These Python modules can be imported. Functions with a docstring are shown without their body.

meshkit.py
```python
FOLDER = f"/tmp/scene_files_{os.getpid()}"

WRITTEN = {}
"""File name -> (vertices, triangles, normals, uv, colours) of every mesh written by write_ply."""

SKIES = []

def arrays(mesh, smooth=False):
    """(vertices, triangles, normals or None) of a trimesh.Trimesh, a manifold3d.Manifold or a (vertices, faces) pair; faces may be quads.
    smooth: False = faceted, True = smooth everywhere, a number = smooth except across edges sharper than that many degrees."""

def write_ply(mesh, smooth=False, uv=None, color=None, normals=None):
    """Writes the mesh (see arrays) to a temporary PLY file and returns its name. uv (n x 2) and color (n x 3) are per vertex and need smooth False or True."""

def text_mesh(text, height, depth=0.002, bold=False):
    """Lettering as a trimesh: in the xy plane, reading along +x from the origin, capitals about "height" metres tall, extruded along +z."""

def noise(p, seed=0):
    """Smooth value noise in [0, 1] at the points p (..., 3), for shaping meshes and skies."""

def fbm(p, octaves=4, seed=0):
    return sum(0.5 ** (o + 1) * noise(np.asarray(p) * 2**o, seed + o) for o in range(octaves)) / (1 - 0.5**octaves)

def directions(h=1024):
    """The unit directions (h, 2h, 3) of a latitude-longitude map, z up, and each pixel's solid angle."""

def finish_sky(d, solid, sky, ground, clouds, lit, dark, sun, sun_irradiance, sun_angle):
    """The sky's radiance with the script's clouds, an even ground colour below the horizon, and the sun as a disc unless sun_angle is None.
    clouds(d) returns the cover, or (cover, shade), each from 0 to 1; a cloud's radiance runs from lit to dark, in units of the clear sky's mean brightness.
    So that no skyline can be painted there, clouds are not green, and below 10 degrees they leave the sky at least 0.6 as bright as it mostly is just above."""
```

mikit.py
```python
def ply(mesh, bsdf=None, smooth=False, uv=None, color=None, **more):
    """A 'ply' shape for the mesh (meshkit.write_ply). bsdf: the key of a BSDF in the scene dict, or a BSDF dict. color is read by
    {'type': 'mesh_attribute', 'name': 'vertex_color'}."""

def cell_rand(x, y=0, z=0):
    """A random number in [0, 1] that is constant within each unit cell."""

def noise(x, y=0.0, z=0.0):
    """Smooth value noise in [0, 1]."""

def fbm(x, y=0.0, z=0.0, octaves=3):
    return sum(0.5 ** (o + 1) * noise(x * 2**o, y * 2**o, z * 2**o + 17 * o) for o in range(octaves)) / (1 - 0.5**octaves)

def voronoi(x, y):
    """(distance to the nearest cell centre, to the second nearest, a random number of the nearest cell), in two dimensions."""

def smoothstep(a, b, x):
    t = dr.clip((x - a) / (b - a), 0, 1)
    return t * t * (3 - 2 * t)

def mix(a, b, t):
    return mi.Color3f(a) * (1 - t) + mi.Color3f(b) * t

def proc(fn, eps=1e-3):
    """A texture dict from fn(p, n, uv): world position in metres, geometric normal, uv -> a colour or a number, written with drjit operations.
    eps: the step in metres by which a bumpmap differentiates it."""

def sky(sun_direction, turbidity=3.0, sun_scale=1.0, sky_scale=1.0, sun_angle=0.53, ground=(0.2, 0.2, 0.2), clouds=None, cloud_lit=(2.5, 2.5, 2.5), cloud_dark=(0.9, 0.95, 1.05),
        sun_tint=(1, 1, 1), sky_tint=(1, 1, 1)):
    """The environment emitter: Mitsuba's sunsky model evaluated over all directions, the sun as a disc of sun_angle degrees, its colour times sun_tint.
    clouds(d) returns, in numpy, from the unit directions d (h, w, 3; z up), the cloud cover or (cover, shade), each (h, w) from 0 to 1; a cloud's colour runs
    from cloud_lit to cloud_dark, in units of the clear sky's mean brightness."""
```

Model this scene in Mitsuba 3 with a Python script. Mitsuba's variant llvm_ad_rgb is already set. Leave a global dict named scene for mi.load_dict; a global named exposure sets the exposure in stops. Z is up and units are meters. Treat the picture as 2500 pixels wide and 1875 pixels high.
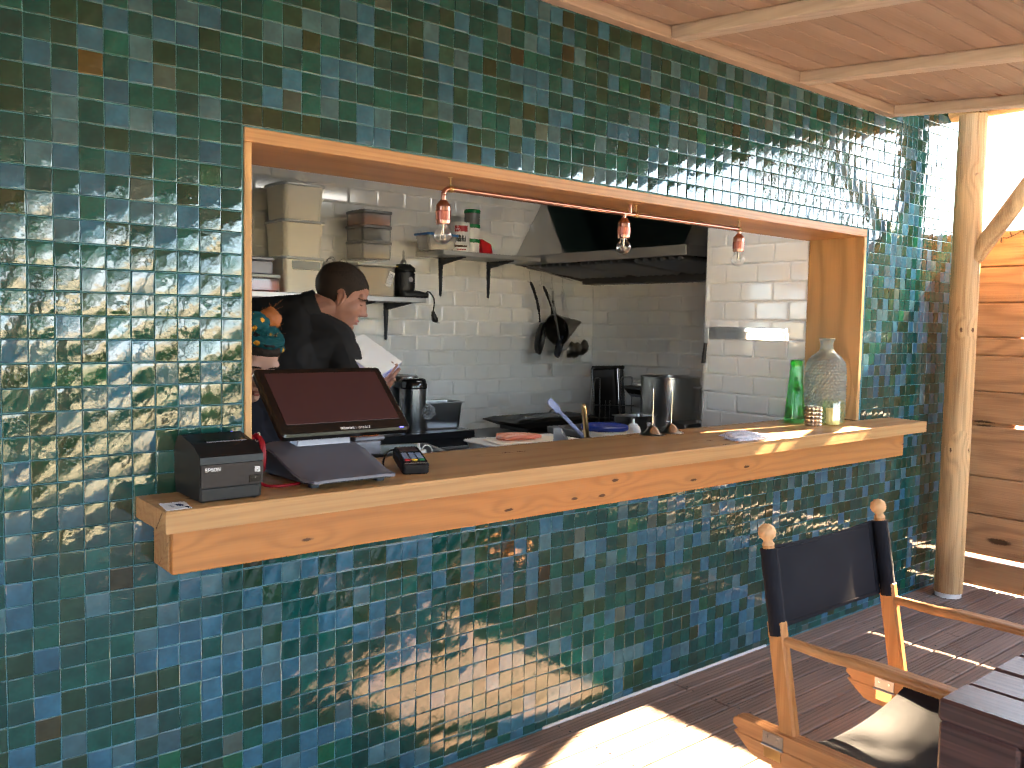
import math, random
import numpy as np, trimesh, drjit as dr, mitsuba as mi, manifold3d as m3
import mikit, meshkit
from mikit import noise, fbm, voronoi, cell_rand, smoothstep, mix, proc
from shapely.geometry import Polygon, Point, box as sbox, LineString
T = mi.ScalarTransform4f
PI = math.pi
rnd = random.Random(7)
rng = np.random.default_rng(11)
P = 0.054                                    # pitch of the glazed wall tiles
CAM = np.array([-0.342, -2.155, 1.380])
FWD, UP = np.array([0.63504, 0.76952, -0.0675]), np.array([0.02788, 0.06449, 0.99753])
SUN = (1.37, -0.130, 1.0)
scene, labels = {}, {}
# ---------------------------------------------------------------- camera, sky, exposure
scene['camera'] = {'type': 'perspective', 'fov': 60.948, 'fov_axis': 'x', 'near_clip': 0.02, 'far_clip': 800.0,
                   'to_world': T().look_at(origin=CAM.tolist(), target=(CAM + FWD).tolist(), up=UP.tolist())}
def cloud_cover(d):
    q = d / np.maximum(d[..., 2:], 0.06) * np.array([1.0, 1.0, 0.0])
    n = meshkit.fbm(q * 0.9 + np.array([3.1, 1.7, 0.0]), octaves=5, seed=4)
    return np.clip((n - 0.50) / 0.2, 0, 1) * 0.7, np.clip((n - 0.6) / 0.3, 0, 1) * 0.5
scene['sky_light'] = mikit.sky(SUN, turbidity=3.4, sun_scale=1.7, ground=(0.3, 0.28, 0.25), sun_tint=(1.0, 0.95, 0.86), clouds=cloud_cover)
exposure = 5.9

# ---------------------------------------------------------------- helpers
def L(r, g, b):
    return [((c / 255 + 0.055) / 1.055) ** 2.4 if c > 10 else c / 255 / 12.92 for c in (r, g, b)]

count = {}
def key_for(k):
    n = count.get(k, 0)
    count[k] = n + 1
    return k if n == 0 else f'{k}_{n:03d}'
def thing(name, label, cat, group=None, kind=None):
    k = key_for(name)
    d = {}
    if label: d['label'] = label
    if cat: d['category'] = cat
    if group: d['group'] = group
    if kind: d['kind'] = kind
    labels[k] = d
    return k
def part(parent, name, mesh, mat, smooth=False, label=None, kind=None, **kw):
    k = key_for(f'{parent}__{name}')
    scene[k] = mikit.ply(mesh, mat, smooth=smooth, **kw)
    if label or kind:
        labels[k] = {}
        if label: labels[k]['label'] = label
        if kind: labels[k]['kind'] = kind
    return k
def single(name, mesh, mat, label, cat, smooth=False, group=None, kind=None):
    k = thing(name, label, cat, group, kind)
    scene[k] = mikit.ply(mesh, mat, smooth=smooth)
    return k

HULL = {}
def _bevel_template():
    pts = []
    for sx in (-1, 1):
        for sy in (-1, 1):
            for sz in (-1, 1):
                pts += [((sx, 0), (sy, 1), (sz, 1)), ((sx, 1), (sy, 0), (sz, 1)), ((sx, 1), (sy, 1), (sz, 0))]
    S = np.array([[a[0] for a in q] for q in pts], float)
    I = np.array([[a[1] for a in q] for q in pts], float)
    h = trimesh.Trimesh(S - S * I * 0.2, process=False).convex_hull
    idx = [int(np.argmin(np.abs(S - S * I * 0.2 - v).sum(1))) for v in h.vertices]
    return S[idx], I[idx], h.faces
BS, BI, BF = _bevel_template()
def box(x0, x1, y0, y1, z0, z1, b=0.002):
    c = np.array([x0 + x1, y0 + y1, z0 + z1]) / 2
    h = np.array([abs(x1 - x0), abs(y1 - y0), abs(z1 - z0)]) / 2
    b = min(b, h.min() * 0.45)
    return trimesh.Trimesh(c + BS * h - BS * BI * b, BF.copy(), process=False)
def rot(ax, deg):
    return trimesh.transformations.rotation_matrix(math.radians(deg), {'x': [1, 0, 0], 'y': [0, 1, 0], 'z': [0, 0, 1]}.get(ax, ax))
def place(m, *rots, at=(0, 0, 0)):
    m = m.copy()
    for r in rots: m.apply_transform(rot(*r))
    m.apply_translation(at)
    return m
def obox(c, size, *rots, b=0.002):
    sx, sy, sz = size
    return place(box(-sx / 2, sx / 2, -sy / 2, sy / 2, -sz / 2, sz / 2, b), *rots, at=c)
def cat(*ms):
    return trimesh.util.concatenate([m for m in ms])
def tube(pts, r, n=10, cap=True):
    p = np.asarray(pts, float)
    r = np.broadcast_to(np.asarray(r, float), (len(p),))
    t = np.gradient(p, axis=0)
    t /= np.linalg.norm(t, axis=1, keepdims=True) + 1e-12
    a = np.cross(t[0], [0, 0, 1.0] if abs(t[0][2]) < 0.9 else [1.0, 0, 0])
    A = []
    for k in range(len(p)):
        a = a - t[k] * (a @ t[k]); a /= np.linalg.norm(a) + 1e-12
        A.append(a)
    A = np.array(A); B = np.cross(t, A)
    th = np.arange(n) * 2 * PI / n
    v = (p[:, None] + r[:, None, None] * (np.cos(th)[None, :, None] * A[:, None] + np.sin(th)[None, :, None] * B[:, None])).reshape(-1, 3)
    f = []
    for k in range(len(p) - 1):
        for j in range(n):
            a0, a1 = k * n + j, k * n + (j + 1) % n
            f += [[a0, a1, a1 + n], [a0, a1 + n, a0 + n]]
    if cap:
        for k0, flip in ((0, True), ((len(p) - 1) * n, False)):
            for j in range(1, n - 1):
                tri = [k0, k0 + j, k0 + j + 1]
                f.append(tri[::-1] if flip else tri)
    return trimesh.Trimesh(v, np.array(f), process=False)
def lathe(prof, n=32, at=(0, 0, 0), ribs=None):
    """prof: (r, z) from the bottom outwards and up."""
    prof = np.asarray(prof, float)
    th = np.arange(n) * 2 * PI / n
    v = np.stack([prof[:, 0][:, None] * np.cos(th), prof[:, 0][:, None] * np.sin(th), np.repeat(prof[:, 1][:, None], n, 1)], -1)
    if ribs is not None: v = ribs(v, th)
    v = v.reshape(-1, 3)
    f = []
    for k in range(len(prof) - 1):
        for j in range(n):
            a0, a1 = k * n + j, k * n + (j + 1) % n
            f += [[a0, a1, a1 + n], [a0, a1 + n, a0 + n]]
    m = trimesh.Trimesh(v + np.array(at), np.array(f), process=False)
    return m
def prism(poly, h):
    """polygon in xy, extruded along +z"""
    return trimesh.creation.extrude_polygon(poly if isinstance(poly, Polygon) else Polygon(poly), h, engine='earcut')
def prism_xz(poly, y0, y1):
    """polygon given in (x, z), extruded from y0 to y1"""
    m = prism(poly, abs(y1 - y0))
    v = np.array(m.vertices)
    m.vertices = np.stack([v[:, 0], max(y0, y1) - v[:, 2], v[:, 1]], -1)
    return m
def prism_yz(poly, x0, x1):
    m = prism(poly, abs(x1 - x0))
    v = np.array(m.vertices)
    m.vertices = np.stack([min(x0, x1) + v[:, 2], v[:, 0], v[:, 1]], -1)
    return m
def rrect(w, h, r, n=6):
    return sbox(-w / 2 + r, -h / 2 + r, w / 2 - r, h / 2 - r).buffer(r, quad_segs=n)
def slab(w, h, t, r, b=0.002):
    """rounded-corner plate in xy (w x h), thickness t along z, with softened rims, centred"""
    a = np.array(rrect(w, h, r).exterior.coords)[:-1]
    c = np.array(rrect(w - 2 * b, h - 2 * b, max(r - b, 0.0005)).exterior.coords)[:-1]
    if len(a) != len(c): c = a * np.array([1 - 2 * b / w, 1 - 2 * b / h])
    n = len(a)
    V = np.vstack([np.c_[c, np.full(n, -t / 2)], np.c_[a, np.full(n, -t / 2 + b)], np.c_[a, np.full(n, t / 2 - b)], np.c_[c, np.full(n, t / 2)]])
    return trimesh.Trimesh(V).convex_hull
def sph(p, r, sub=2):
    m = trimesh.creation.icosphere(subdivisions=sub, radius=1.0)
    m.apply_scale(r); m.apply_translation(p)
    return m
def hull(*ms):
    return trimesh.Trimesh(np.vstack([m.vertices for m in ms])).convex_hull
def arc(c, r, a0, a1, n, u=(1, 0, 0), w=(0, 0, 1)):
    th = np.radians(np.linspace(a0, a1, n))
    return np.array(c) + r * (np.cos(th)[:, None] * np.array(u, float) + np.sin(th)[:, None] * np.array(w, float))
def bez(pts, n=24):
    p = np.asarray(pts, float)
    from scipy.interpolate import CubicSpline
    t = np.r_[0, np.cumsum(np.linalg.norm(np.diff(p, axis=0), axis=1))]
    return CubicSpline(t, p)(np.linspace(0, t[-1], n))
def text(s, h, at, ax=(1, 0, 0), up=(0, 0, 1), depth=0.0006, bold=False):
    m = meshkit.text_mesh(s, h, depth, bold)
    ax, up = np.array(ax, float), np.array(up, float)
    nn = np.cross(ax, up)
    v = np.array(m.vertices)
    return trimesh.Trimesh(np.array(at) + v[:, :1] * ax + v[:, 1:2] * up + v[:, 2:] * nn, m.faces, process=False)

# ---------------------------------------------------------------- materials
def M(name, d):
    scene[name] = d
    return name
def rgb(c):
    return {'type': 'rgb', 'value': [float(x) for x in c]}
def pr(name, col, rough=0.5, spec=0.5, metal=0.0, **kw):
    d = {'type': 'principled', 'base_color': col if isinstance(col, dict) else rgb(col), 'roughness': rough, 'specular': spec, 'metallic': metal, **kw}
    return M(name, {'type': 'twosided', 'b': d})

def wood(ax, base, dark, f=55.0, wob=1.2, amp=0.55, fine=0.35, kn=None, knr=0.1, knc=(0.05, 0.02, 0.008), board=None, boardvar=0.0, blotch=0.25, pith=(0.13, -0.11)):
    base, dark = tuple(base), tuple(dark)
    def fn(p, n, uv):
        c = [p.x, p.y, p.z]
        u, v, w = c[ax], c[(ax + 1) % 3], c[(ax + 2) % 3]
        tone = 0.0
        if board:
            bid = dr.floor((c[board[0]] - board[2]) / board[1])
            br = cell_rand(bid, 3, 5)
            u = u + br * 9.0
            tone = (br - 0.5) * boardvar
        r = dr.sqrt(dr.square(v - pith[0]) + dr.square(w - pith[1]))
        wv = noise(u * 1.3, v * 7, w * 7) * wob + noise(u * 5, v * 20, w * 20) * 0.25 * wob
        knot = mi.Float(0.0)
        if kn:
            d1, d2, kr = voronoi(u * kn[0], (v + w * 0.97) * kn[1] + 0.37)
            on = dr.select(kr > kn[2], 1.0, 0.0)
            wv = wv + on * dr.exp(-dr.square(d1 * 3.2)) * 1.6
            knot = on * smoothstep(knr * 1.2, knr * 0.7, d1 + 0.03 * noise(u * 90, v * 90, w * 90))
        t = 0.5 + 0.5 * dr.sin(2 * PI * (r * f + wv))
        t = t * t * (0.6 + 0.4 * noise(u * 2, v * 30, w * 30))
        fib = noise(u * 7, v * 300, w * 300)
        bl = fbm(u * 1.7, v * 6, w * 6)
        k = dr.clip(amp * t + fine * (fib - 0.5) + blotch * (bl - 0.5) + tone, -0.3, 1.0)
        col = mix(base, dark, k)
        return mix(col, knc, knot * 0.9)
    return proc(fn)

pr('wood_counter', wood(0, (0.44, 0.25, 0.105), (0.30, 0.15, 0.055), f=42, wob=1.5, amp=0.4, kn=(2.6, 11.0, 0.80), fine=0.3, knr=0.07), 0.42, 0.4)
pr('wood_fascia', wood(0, (0.43, 0.185, 0.055), (0.27, 0.10, 0.03), f=26, wob=2.2, amp=0.4, kn=(3.4, 13.0, 0.5), fine=0.25, knr=0.075), 0.45, 0.4)
pr('wood_head', wood(0, (0.45, 0.24, 0.105), (0.29, 0.14, 0.055), f=70, wob=1.0, amp=0.5, fine=0.35), 0.45, 0.4)
pr('wood_jamb', wood(2, (0.56, 0.33, 0.14), (0.34, 0.18, 0.07), f=30, wob=2.6, amp=0.7, kn=(2.0, 8.0, 0.8), knr=0.07, fine=0.25), 0.45, 0.4)
pr('wood_roof', wood(0, (0.44, 0.335, 0.285), (0.31, 0.215, 0.17), f=40, wob=1.6, amp=0.35, fine=0.3, kn=(1.6, 8.0, 0.86), knc=L(120, 70, 45), board=(1, 0.0955, 0.0), boardvar=0.35, blotch=0.5), 0.65, 0.25)
pr('wood_rafter', wood(1, (0.58, 0.51, 0.47), (0.40, 0.315, 0.265), f=46, wob=1.4, amp=0.3, fine=0.35, blotch=0.9), 0.7, 0.25)
pr('wood_deck', wood(0, (0.230, 0.160, 0.125), (0.085, 0.058, 0.047), f=60, wob=1.3, amp=0.5, fine=0.6, board=(1, 0.0955, 0.0), boardvar=0.55, blotch=0.7), 0.5, 0.35)
pr('wood_fence', wood(1, (0.43, 0.23, 0.11), (0.21, 0.095, 0.043), f=34, wob=2.2, amp=0.55, fine=0.4, kn=(1.4, 5.0, 0.66), board=(2, 0.19, 0.02), boardvar=0.4, blotch=0.6), 0.6, 0.3)
pr('wood_log', wood(2, (0.56, 0.35, 0.165), (0.22, 0.11, 0.045), f=30, wob=2.5, amp=0.4, fine=0.5, kn=(3.4, 9.0, 0.45), knr=0.055, knc=L(72, 42, 24), blotch=1.6), 0.6, 0.3)
pr('wood_chair', wood(2, L(190, 132, 78), L(146, 90, 48), f=60, wob=1.2, amp=0.4, fine=0.4, blotch=0.5), 0.45, 0.4)
pr('wood_arm', wood(1, L(184, 132, 84), L(140, 90, 52), f=60, wob=1.2, amp=0.4, fine=0.5, blotch=0.5), 0.45, 0.4)
pr('wood_table', wood(1, L(74, 50, 46), L(36, 24, 24), f=60, wob=1.2, amp=0.5, fine=0.7, blotch=1.2), 0.33, 0.55)
pr('turned_wood', L(206, 158, 112), 0.4, 0.4)

# glazed wall tile: colour by tile, mottled glaze
TC = [((0.0030, 0.0420, 0.0390), 0.33), ((0.0045, 0.062, 0.052), 0.15), ((0.0085, 0.036, 0.022), 0.15), ((0.021, 0.085, 0.135), 0.17), ((0.038, 0.098, 0.122), 0.10), ((0.012, 0.046, 0.034), 0.05),
      ((0.017, 0.032, 0.015), 0.02), ((0.046, 0.074, 0.066), 0.012), ((0.024, 0.026, 0.013), 0.006), ((0.005, 0.066, 0.036), 0.012)]
def tile_col(p, n, uv):
    ci, ri = dr.floor(p.x / P), dr.floor((p.z - 34.6 * P) / P)
    h = cell_rand(ci, ri, 4)
    col, acc = mi.Color3f(TC[0][0]), 0.0
    for c, w in TC:
        acc += w
        col = dr.select(h > acc - w, mi.Color3f(c), col)
    col = dr.select((ci == 3) & (ri == 1), mi.Color3f((0.085, 0.060, 0.017)), col)
    tone = 0.82 + 0.36 * cell_rand(ci, ri, 9)
    m = fbm(p.x * 26 + ci * 7.3, p.z * 26 + ri * 3.1, 1.0)
    m2 = noise(p.x * 160, p.z * 160, 2.0)
    return col * (tone * (0.72 + 0.56 * m) * (0.94 + 0.12 * m2))
def tile_bump(p, n, uv):
    ci, ri = dr.floor(p.x / P), dr.floor((p.z - 34.6 * P) / P)
    a = 0.35 + 0.9 * dr.square(cell_rand(ci, ri, 21))
    ox, oz = ci * 5.37, ri * 9.11
    h = fbm(p.x * 62 + ox, p.z * 62 + oz, 0.0, octaves=2) * 0.00044 + noise(p.x * 24 + ox, p.z * 24 + oz, 3.0) * 0.00045
    pit = smoothstep(0.80, 0.9, noise(p.x * 330, p.z * 330, 7.0)) * smoothstep(0.45, 0.7, cell_rand(ci, ri, 33)) * 0.00012
    return h * a - pit
M('glazed_tile', {'type': 'twosided', 'b': {'type': 'bumpmap', 'arbitrary': proc(tile_bump, eps=0.0006), 'scale': 1.0,
   'bsdf': {'type': 'principled', 'base_color': proc(tile_col), 'roughness': 0.055, 'specular': 1.0}}})
def grout_col(p, n, uv):
    return mix((0.085, 0.215, 0.245), (0.060, 0.160, 0.185), fbm(p.x * 30, p.z * 30, p.y * 30))
pr('grout', proc(grout_col), 0.85, 0.2)
pr('metro_tile', (0.70, 0.69, 0.67), 0.08, 0.5)
pr('metro_grout', (0.66, 0.65, 0.63), 0.8, 0.2)
pr('teal_paint', L(22, 44, 42), 0.6, 0.3)
pr('dark_paint', L(60, 62, 60), 0.7, 0.3)
pr('tile_floor', (0.42, 0.40, 0.37), 0.5, 0.3)
pr('sealant', L(200, 200, 198), 0.6, 0.3)
pr('black_plastic', L(15, 16, 20), 0.42, 0.4)
pr('brown_plastic', L(40, 31, 29), 0.45, 0.4)
pr('gloss_black', L(18, 17, 18), 0.12, 0.5)
pr('screen_glass', L(62, 40, 42), 0.22, 0.5)
pr('silver_plastic', L(132, 132, 140), 0.34, 0.5, 0.35)
pr('pewter_plastic', L(108, 108, 118), 0.36, 0.5, 0.25)
pr('white_ink', L(225, 225, 225), 0.5, 0.3)
pr('steel', (0.36, 0.355, 0.35), 0.22, 0.5, 1.0)
pr('steel_dull', (0.36, 0.36, 0.365), 0.36, 0.5, 1.0)
pr('steel_mirror', (0.46, 0.46, 0.45), 0.07, 0.5, 1.0)
pr('dark_steel', (0.07, 0.07, 0.072), 0.28, 0.5, 1.0)
pr('chrome', (0.75, 0.75, 0.76), 0.04, 0.5, 1.0)
pr('copper', (0.50, 0.26, 0.19), 0.24, 0.5, 1.0)
pr('copper_red', (0.36, 0.12, 0.085), 0.3, 0.5, 1.0)
pr('brass', (0.62, 0.48, 0.24), 0.2, 0.5, 1.0)
pr('black_iron', L(34, 38, 46), 0.45, 0.4)
pr('cast_black', L(22, 22, 22), 0.4, 0.4)
pr('white_plastic', (0.84, 0.77, 0.62), 0.35, 0.4)
pr('white_card', L(226, 224, 222), 0.6, 0.3)
pr('milk_plastic', L(226, 224, 218), 0.3, 0.4, spec_trans=0.0)
pr('blue_plastic', L(20, 44, 118), 0.28, 0.5)
pr('sky_blue_plastic', L(40, 104, 168), 0.3, 0.5)
pr('green_plastic', L(22, 116, 60), 0.3, 0.5)
pr('red_plastic', L(176, 40, 44), 0.3, 0.5)
pr('red_cable', L(150, 16, 30), 0.4, 0.4)
pr('pink_food', L(226, 92, 74), 0.6, 0.3)
pr('orange_plastic', L(236, 128, 52), 0.4, 0.4)
pr('blue_grey_plastic', L(138, 150, 186), 0.35, 0.5)
def grain_col(p, n, uv):
    d1, d2, k = voronoi(p.x * 130 + p.y * 90, p.z * 130 + p.y * 40)
    return mix(L(150, 70, 34), L(214, 128, 76), k) * (0.55 + 0.9 * smoothstep(0.0, 0.4, d2 - d1))
pr('nuts', proc(grain_col), 0.6, 0.3)
def oat_col(p, n, uv):
    return mix(L(206, 178, 132), L(228, 206, 168), fbm(p.x * 120, p.y * 120, p.z * 120))
pr('oats', proc(oat_col), 0.6, 0.3)
def salmon_col(p, n, uv):
    return mix(L(226, 132, 104), L(240, 178, 150), smoothstep(0.35, 0.75, noise(p.x * 14 + p.y * 90, p.y * 40, p.z * 30)))
pr('salmon_flesh', proc(salmon_col), 0.3, 0.5)
def canvas_col(p, n, uv):
    return mix(L(21, 21, 27), L(33, 33, 40), fbm(p.x * 14, p.y * 14, p.z * 14) * 0.6 + 0.4 * noise(p.x * 700, p.y * 700, p.z * 700))
pr('canvas', proc(canvas_col), 0.85, 0.2, sheen=0.4)
def towel_col(p, n, uv):
    a = 0.5 + 0.5 * dr.sin((p.x + p.y * 0.6 + p.z * 0.9) * 1400)
    b = 0.5 + 0.5 * dr.sin((p.x - p.y * 0.6 - p.z * 0.9) * 1400)
    return mix(L(226, 226, 236), L(40, 44, 108), smoothstep(0.25, 0.6, a * b))
pr('check_cloth', proc(towel_col), 0.85, 0.2)
pr('white_cloth', L(232, 232, 236), 0.85, 0.2)
M('clear_plastic', {'type': 'blendbsdf', 'weight': 0.20, 'a': {'type': 'thindielectric', 'int_ior': 1.45, 'specular_transmittance': rgb((0.9, 0.9, 0.9))}, 'b': {'type': 'twosided', 'b': {'type': 'diffuse', 'reflectance': rgb((0.55, 0.56, 0.56))}}})
M('clear_glass', {'type': 'thindielectric', 'int_ior': 1.5, 'specular_transmittance': rgb((0.97, 0.97, 0.97))})
M('bulb_glass', {'type': 'dielectric', 'int_ior': 1.5})
pr('mercury_glass', (0.62, 0.58, 0.50), 0.12, 0.5, 1.0)
M('aqua_glass', {'type': 'blendbsdf', 'weight': 0.2, 'a': {'type': 'thindielectric', 'int_ior': 1.6, 'specular_transmittance': rgb((0.86, 0.93, 0.94))}, 'b': {'type': 'twosided', 'b': {'type': 'principled', 'base_color': rgb((0.42, 0.52, 0.52)), 'roughness': 0.14, 'specular': 1.0}}})
M('green_glass', {'type': 'dielectric', 'int_ior': 1.5, 'specular_transmittance': rgb((0.36, 0.88, 0.44))})
M('lime_glass', {'type': 'thindielectric', 'int_ior': 1.6, 'specular_transmittance': rgb((0.86, 0.93, 0.68))})
M('cut_glass', {'type': 'dielectric', 'int_ior': 1.5, 'specular_transmittance': rgb((0.86, 0.86, 0.80))})
pr('wax', L(240, 226, 200), 0.5, 0.3)
def leaf_col(p, n, uv):
    return mix((0.035, 0.075, 0.02), (0.09, 0.13, 0.035), fbm(p.x * 1.5, p.y * 1.5, p.z * 1.5))
M('leaves', {'type': 'principledthin', 'base_color': proc(leaf_col), 'roughness': 0.5, 'diff_trans': 0.7, 'spec_trans': 0.0})
pr('bark', L(84, 68, 54), 0.9, 0.2)
def ground_col(p, n, uv):
    return mix((0.17, 0.17, 0.11), (0.34, 0.31, 0.24), fbm(p.x * 0.7, p.y * 0.7, 0.0))
pr('sand', proc(ground_col), 0.9, 0.2)
# ================================================================ the setting
single('ground', box(-400, 400, -400, 400, -0.9, -0.42, 0.0), 'sand', 'grassy ground around the terrace', 'ground', kind='structure')
# ---- deck planks, along the wall
deck = thing('deck', 'dark brown timber deck in front of the tiled wall', 'deck', kind='structure')
part(deck, 'joist_bed', box(-3.4, 4.62, -5.0, 0.0, -0.42, -0.04, 0.0), 'bark')
PW = 0.0955
for i in range(52):
    y1 = -0.003 - i * PW
    xs = -3.4
    r = random.Random(100 + i)
    off = r.uniform(0.6, 2.4)
    while xs < 4.60:
        xe = min(xs + (off if xs == -3.4 else 2.4), 4.615)
        dz = r.uniform(-0.0015, 0.001)
        part(deck, 'plank', box(xs + 0.0015, xe - 0.0015, y1 - PW + 0.006, y1, -0.03, dz, 0.004), 'wood_deck')
        xs = xe
R = np.random.default_rng(2)
sc = []
for i in range(18):
    y1 = -0.003 - i * PW
    for x in np.arange(-0.2, 4.6, 0.62):
        for o in (0.018, 0.070):
            sc.append(lathe([(0.0042, 0.0002), (0.0042, 0.0012), (0, 0.0013)], 8, (x + R.normal(0, .006), y1 - o + R.normal(0, .002), 0)))
part(deck, 'screw_heads', cat(*sc), 'dark_steel', kind='stuff')
# ---- glazed tile wall
WX0, WX1, WTOP = -1.40, 4.62, 2.72
OX0, OX1, OZ0, OZ1 = 0.544, 3.598, 0.9, 1.866
wall = thing('tiled_wall', 'wall of small glossy green, blue and olive square tiles around the serving hatch', 'wall')
outer = Polygon([(WX0, -0.4), (WX1, -0.4), (WX1, WTOP), (WX0, WTOP)], [[(OX0, OZ0), (OX1, OZ0), (OX1, OZ1), (OX0, OZ1)]])
part(wall, 'grout', prism_xz(outer, 0.0, 0.012), 'grout')
part(wall, 'inner_skin', prism_xz(outer, 0.0125, 0.27), 'teal_paint')
ZR0 = 34.6 * P
g = 0.0012
cells = []
for c in range(-26, 86):
    for r in range(-35, 15):
        x0, x1, z0, z1 = c * P + g, (c + 1) * P - g, ZR0 + r * P + g, ZR0 + (r + 1) * P - g
        z0 = max(z0, 0.005)
        x1 = min(x1, WX1 - 0.001)
        cx, cz = (x0 + x1) / 2, (z0 + z1) / 2
        if OX0 - 0.004 < cx < OX1 + 0.004 and OZ0 < cz < OZ1 + 0.004: continue
        if x0 < OX0 < x1 and OZ0 < cz < OZ1 + 0.004: x1 = OX0 - 0.001
        if x0 < OX1 < x1 and OZ0 < cz < OZ1 + 0.004: x0 = OX1 + 0.002
        if x1 - x0 < 0.006 or z1 - z0 < 0.006: continue
        cells.append((x0, x1, z0, z1))
def zellige(cs, seed):
    R = np.random.default_rng(seed)
    C = np.array(cs); n = len(C)
    w, h = C[:, 1] - C[:, 0], C[:, 3] - C[:, 2]
    fr = np.array([0.0, 0.035, 0.965, 1.0])
    jit = R.normal(0, 0.0005, (n, 4, 2))
    u, v = np.meshgrid(fr, fr, indexing='ij')
    u, v = u.ravel(), v.ravel()
    J = sum(jit[:, k][:, None] * ((u if a else 1 - u) * (v if b else 1 - v))[None, :, None] for k, (a, b) in enumerate(((0, 0), (1, 0), (0, 1), (1, 1))))
    X = C[:, 0][:, None] + w[:, None] * u + J[..., 0]
    Z = C[:, 2][:, None] + h[:, None] * v + J[..., 1]
    tilt = np.clip(R.normal(0, 0.0125, (n, 2)), -0.03, 0.03)
    d = 0.0030 + R.uniform(-0.0004, 0.0007, n)
    edge = (((u < 0.01) | (u > 0.99) | (v < 0.01) | (v > 0.99)) * 0.0011)[None]
    cr = R.normal(0, 0.00022, (n, 16))
    Y = -(d[:, None] + tilt[:, :1] * (u - 0.5) * P + tilt[:, 1:] * (v - 0.5) * P + cr - edge)
    Y = np.minimum(Y, -0.0006)
    top = np.stack([X, Y, Z], -1)
    ring = [0, 1, 2, 3, 7, 11, 15, 14, 13, 12, 8, 4]
    low = top[:, ring].copy(); low[..., 1] = 0.0015
    V = np.concatenate([top, low], 1)
    f = []
    for i in range(3):
        for j in range(3):
            a = i * 4 + j
            f += [[a, a + 4, a + 5], [a, a + 5, a + 1]]
    for k in range(12):
        a, b = ring[k], ring[(k + 1) % 12]
        f += [[a, b, 16 + (k + 1) % 12], [a, 16 + (k + 1) % 12, 16 + k]]
    f = np.array(f)
    F = (f[None] + (np.arange(n) * 28)[:, None, None]).reshape(-1, 3)
    return V.reshape(-1, 3), F
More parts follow.
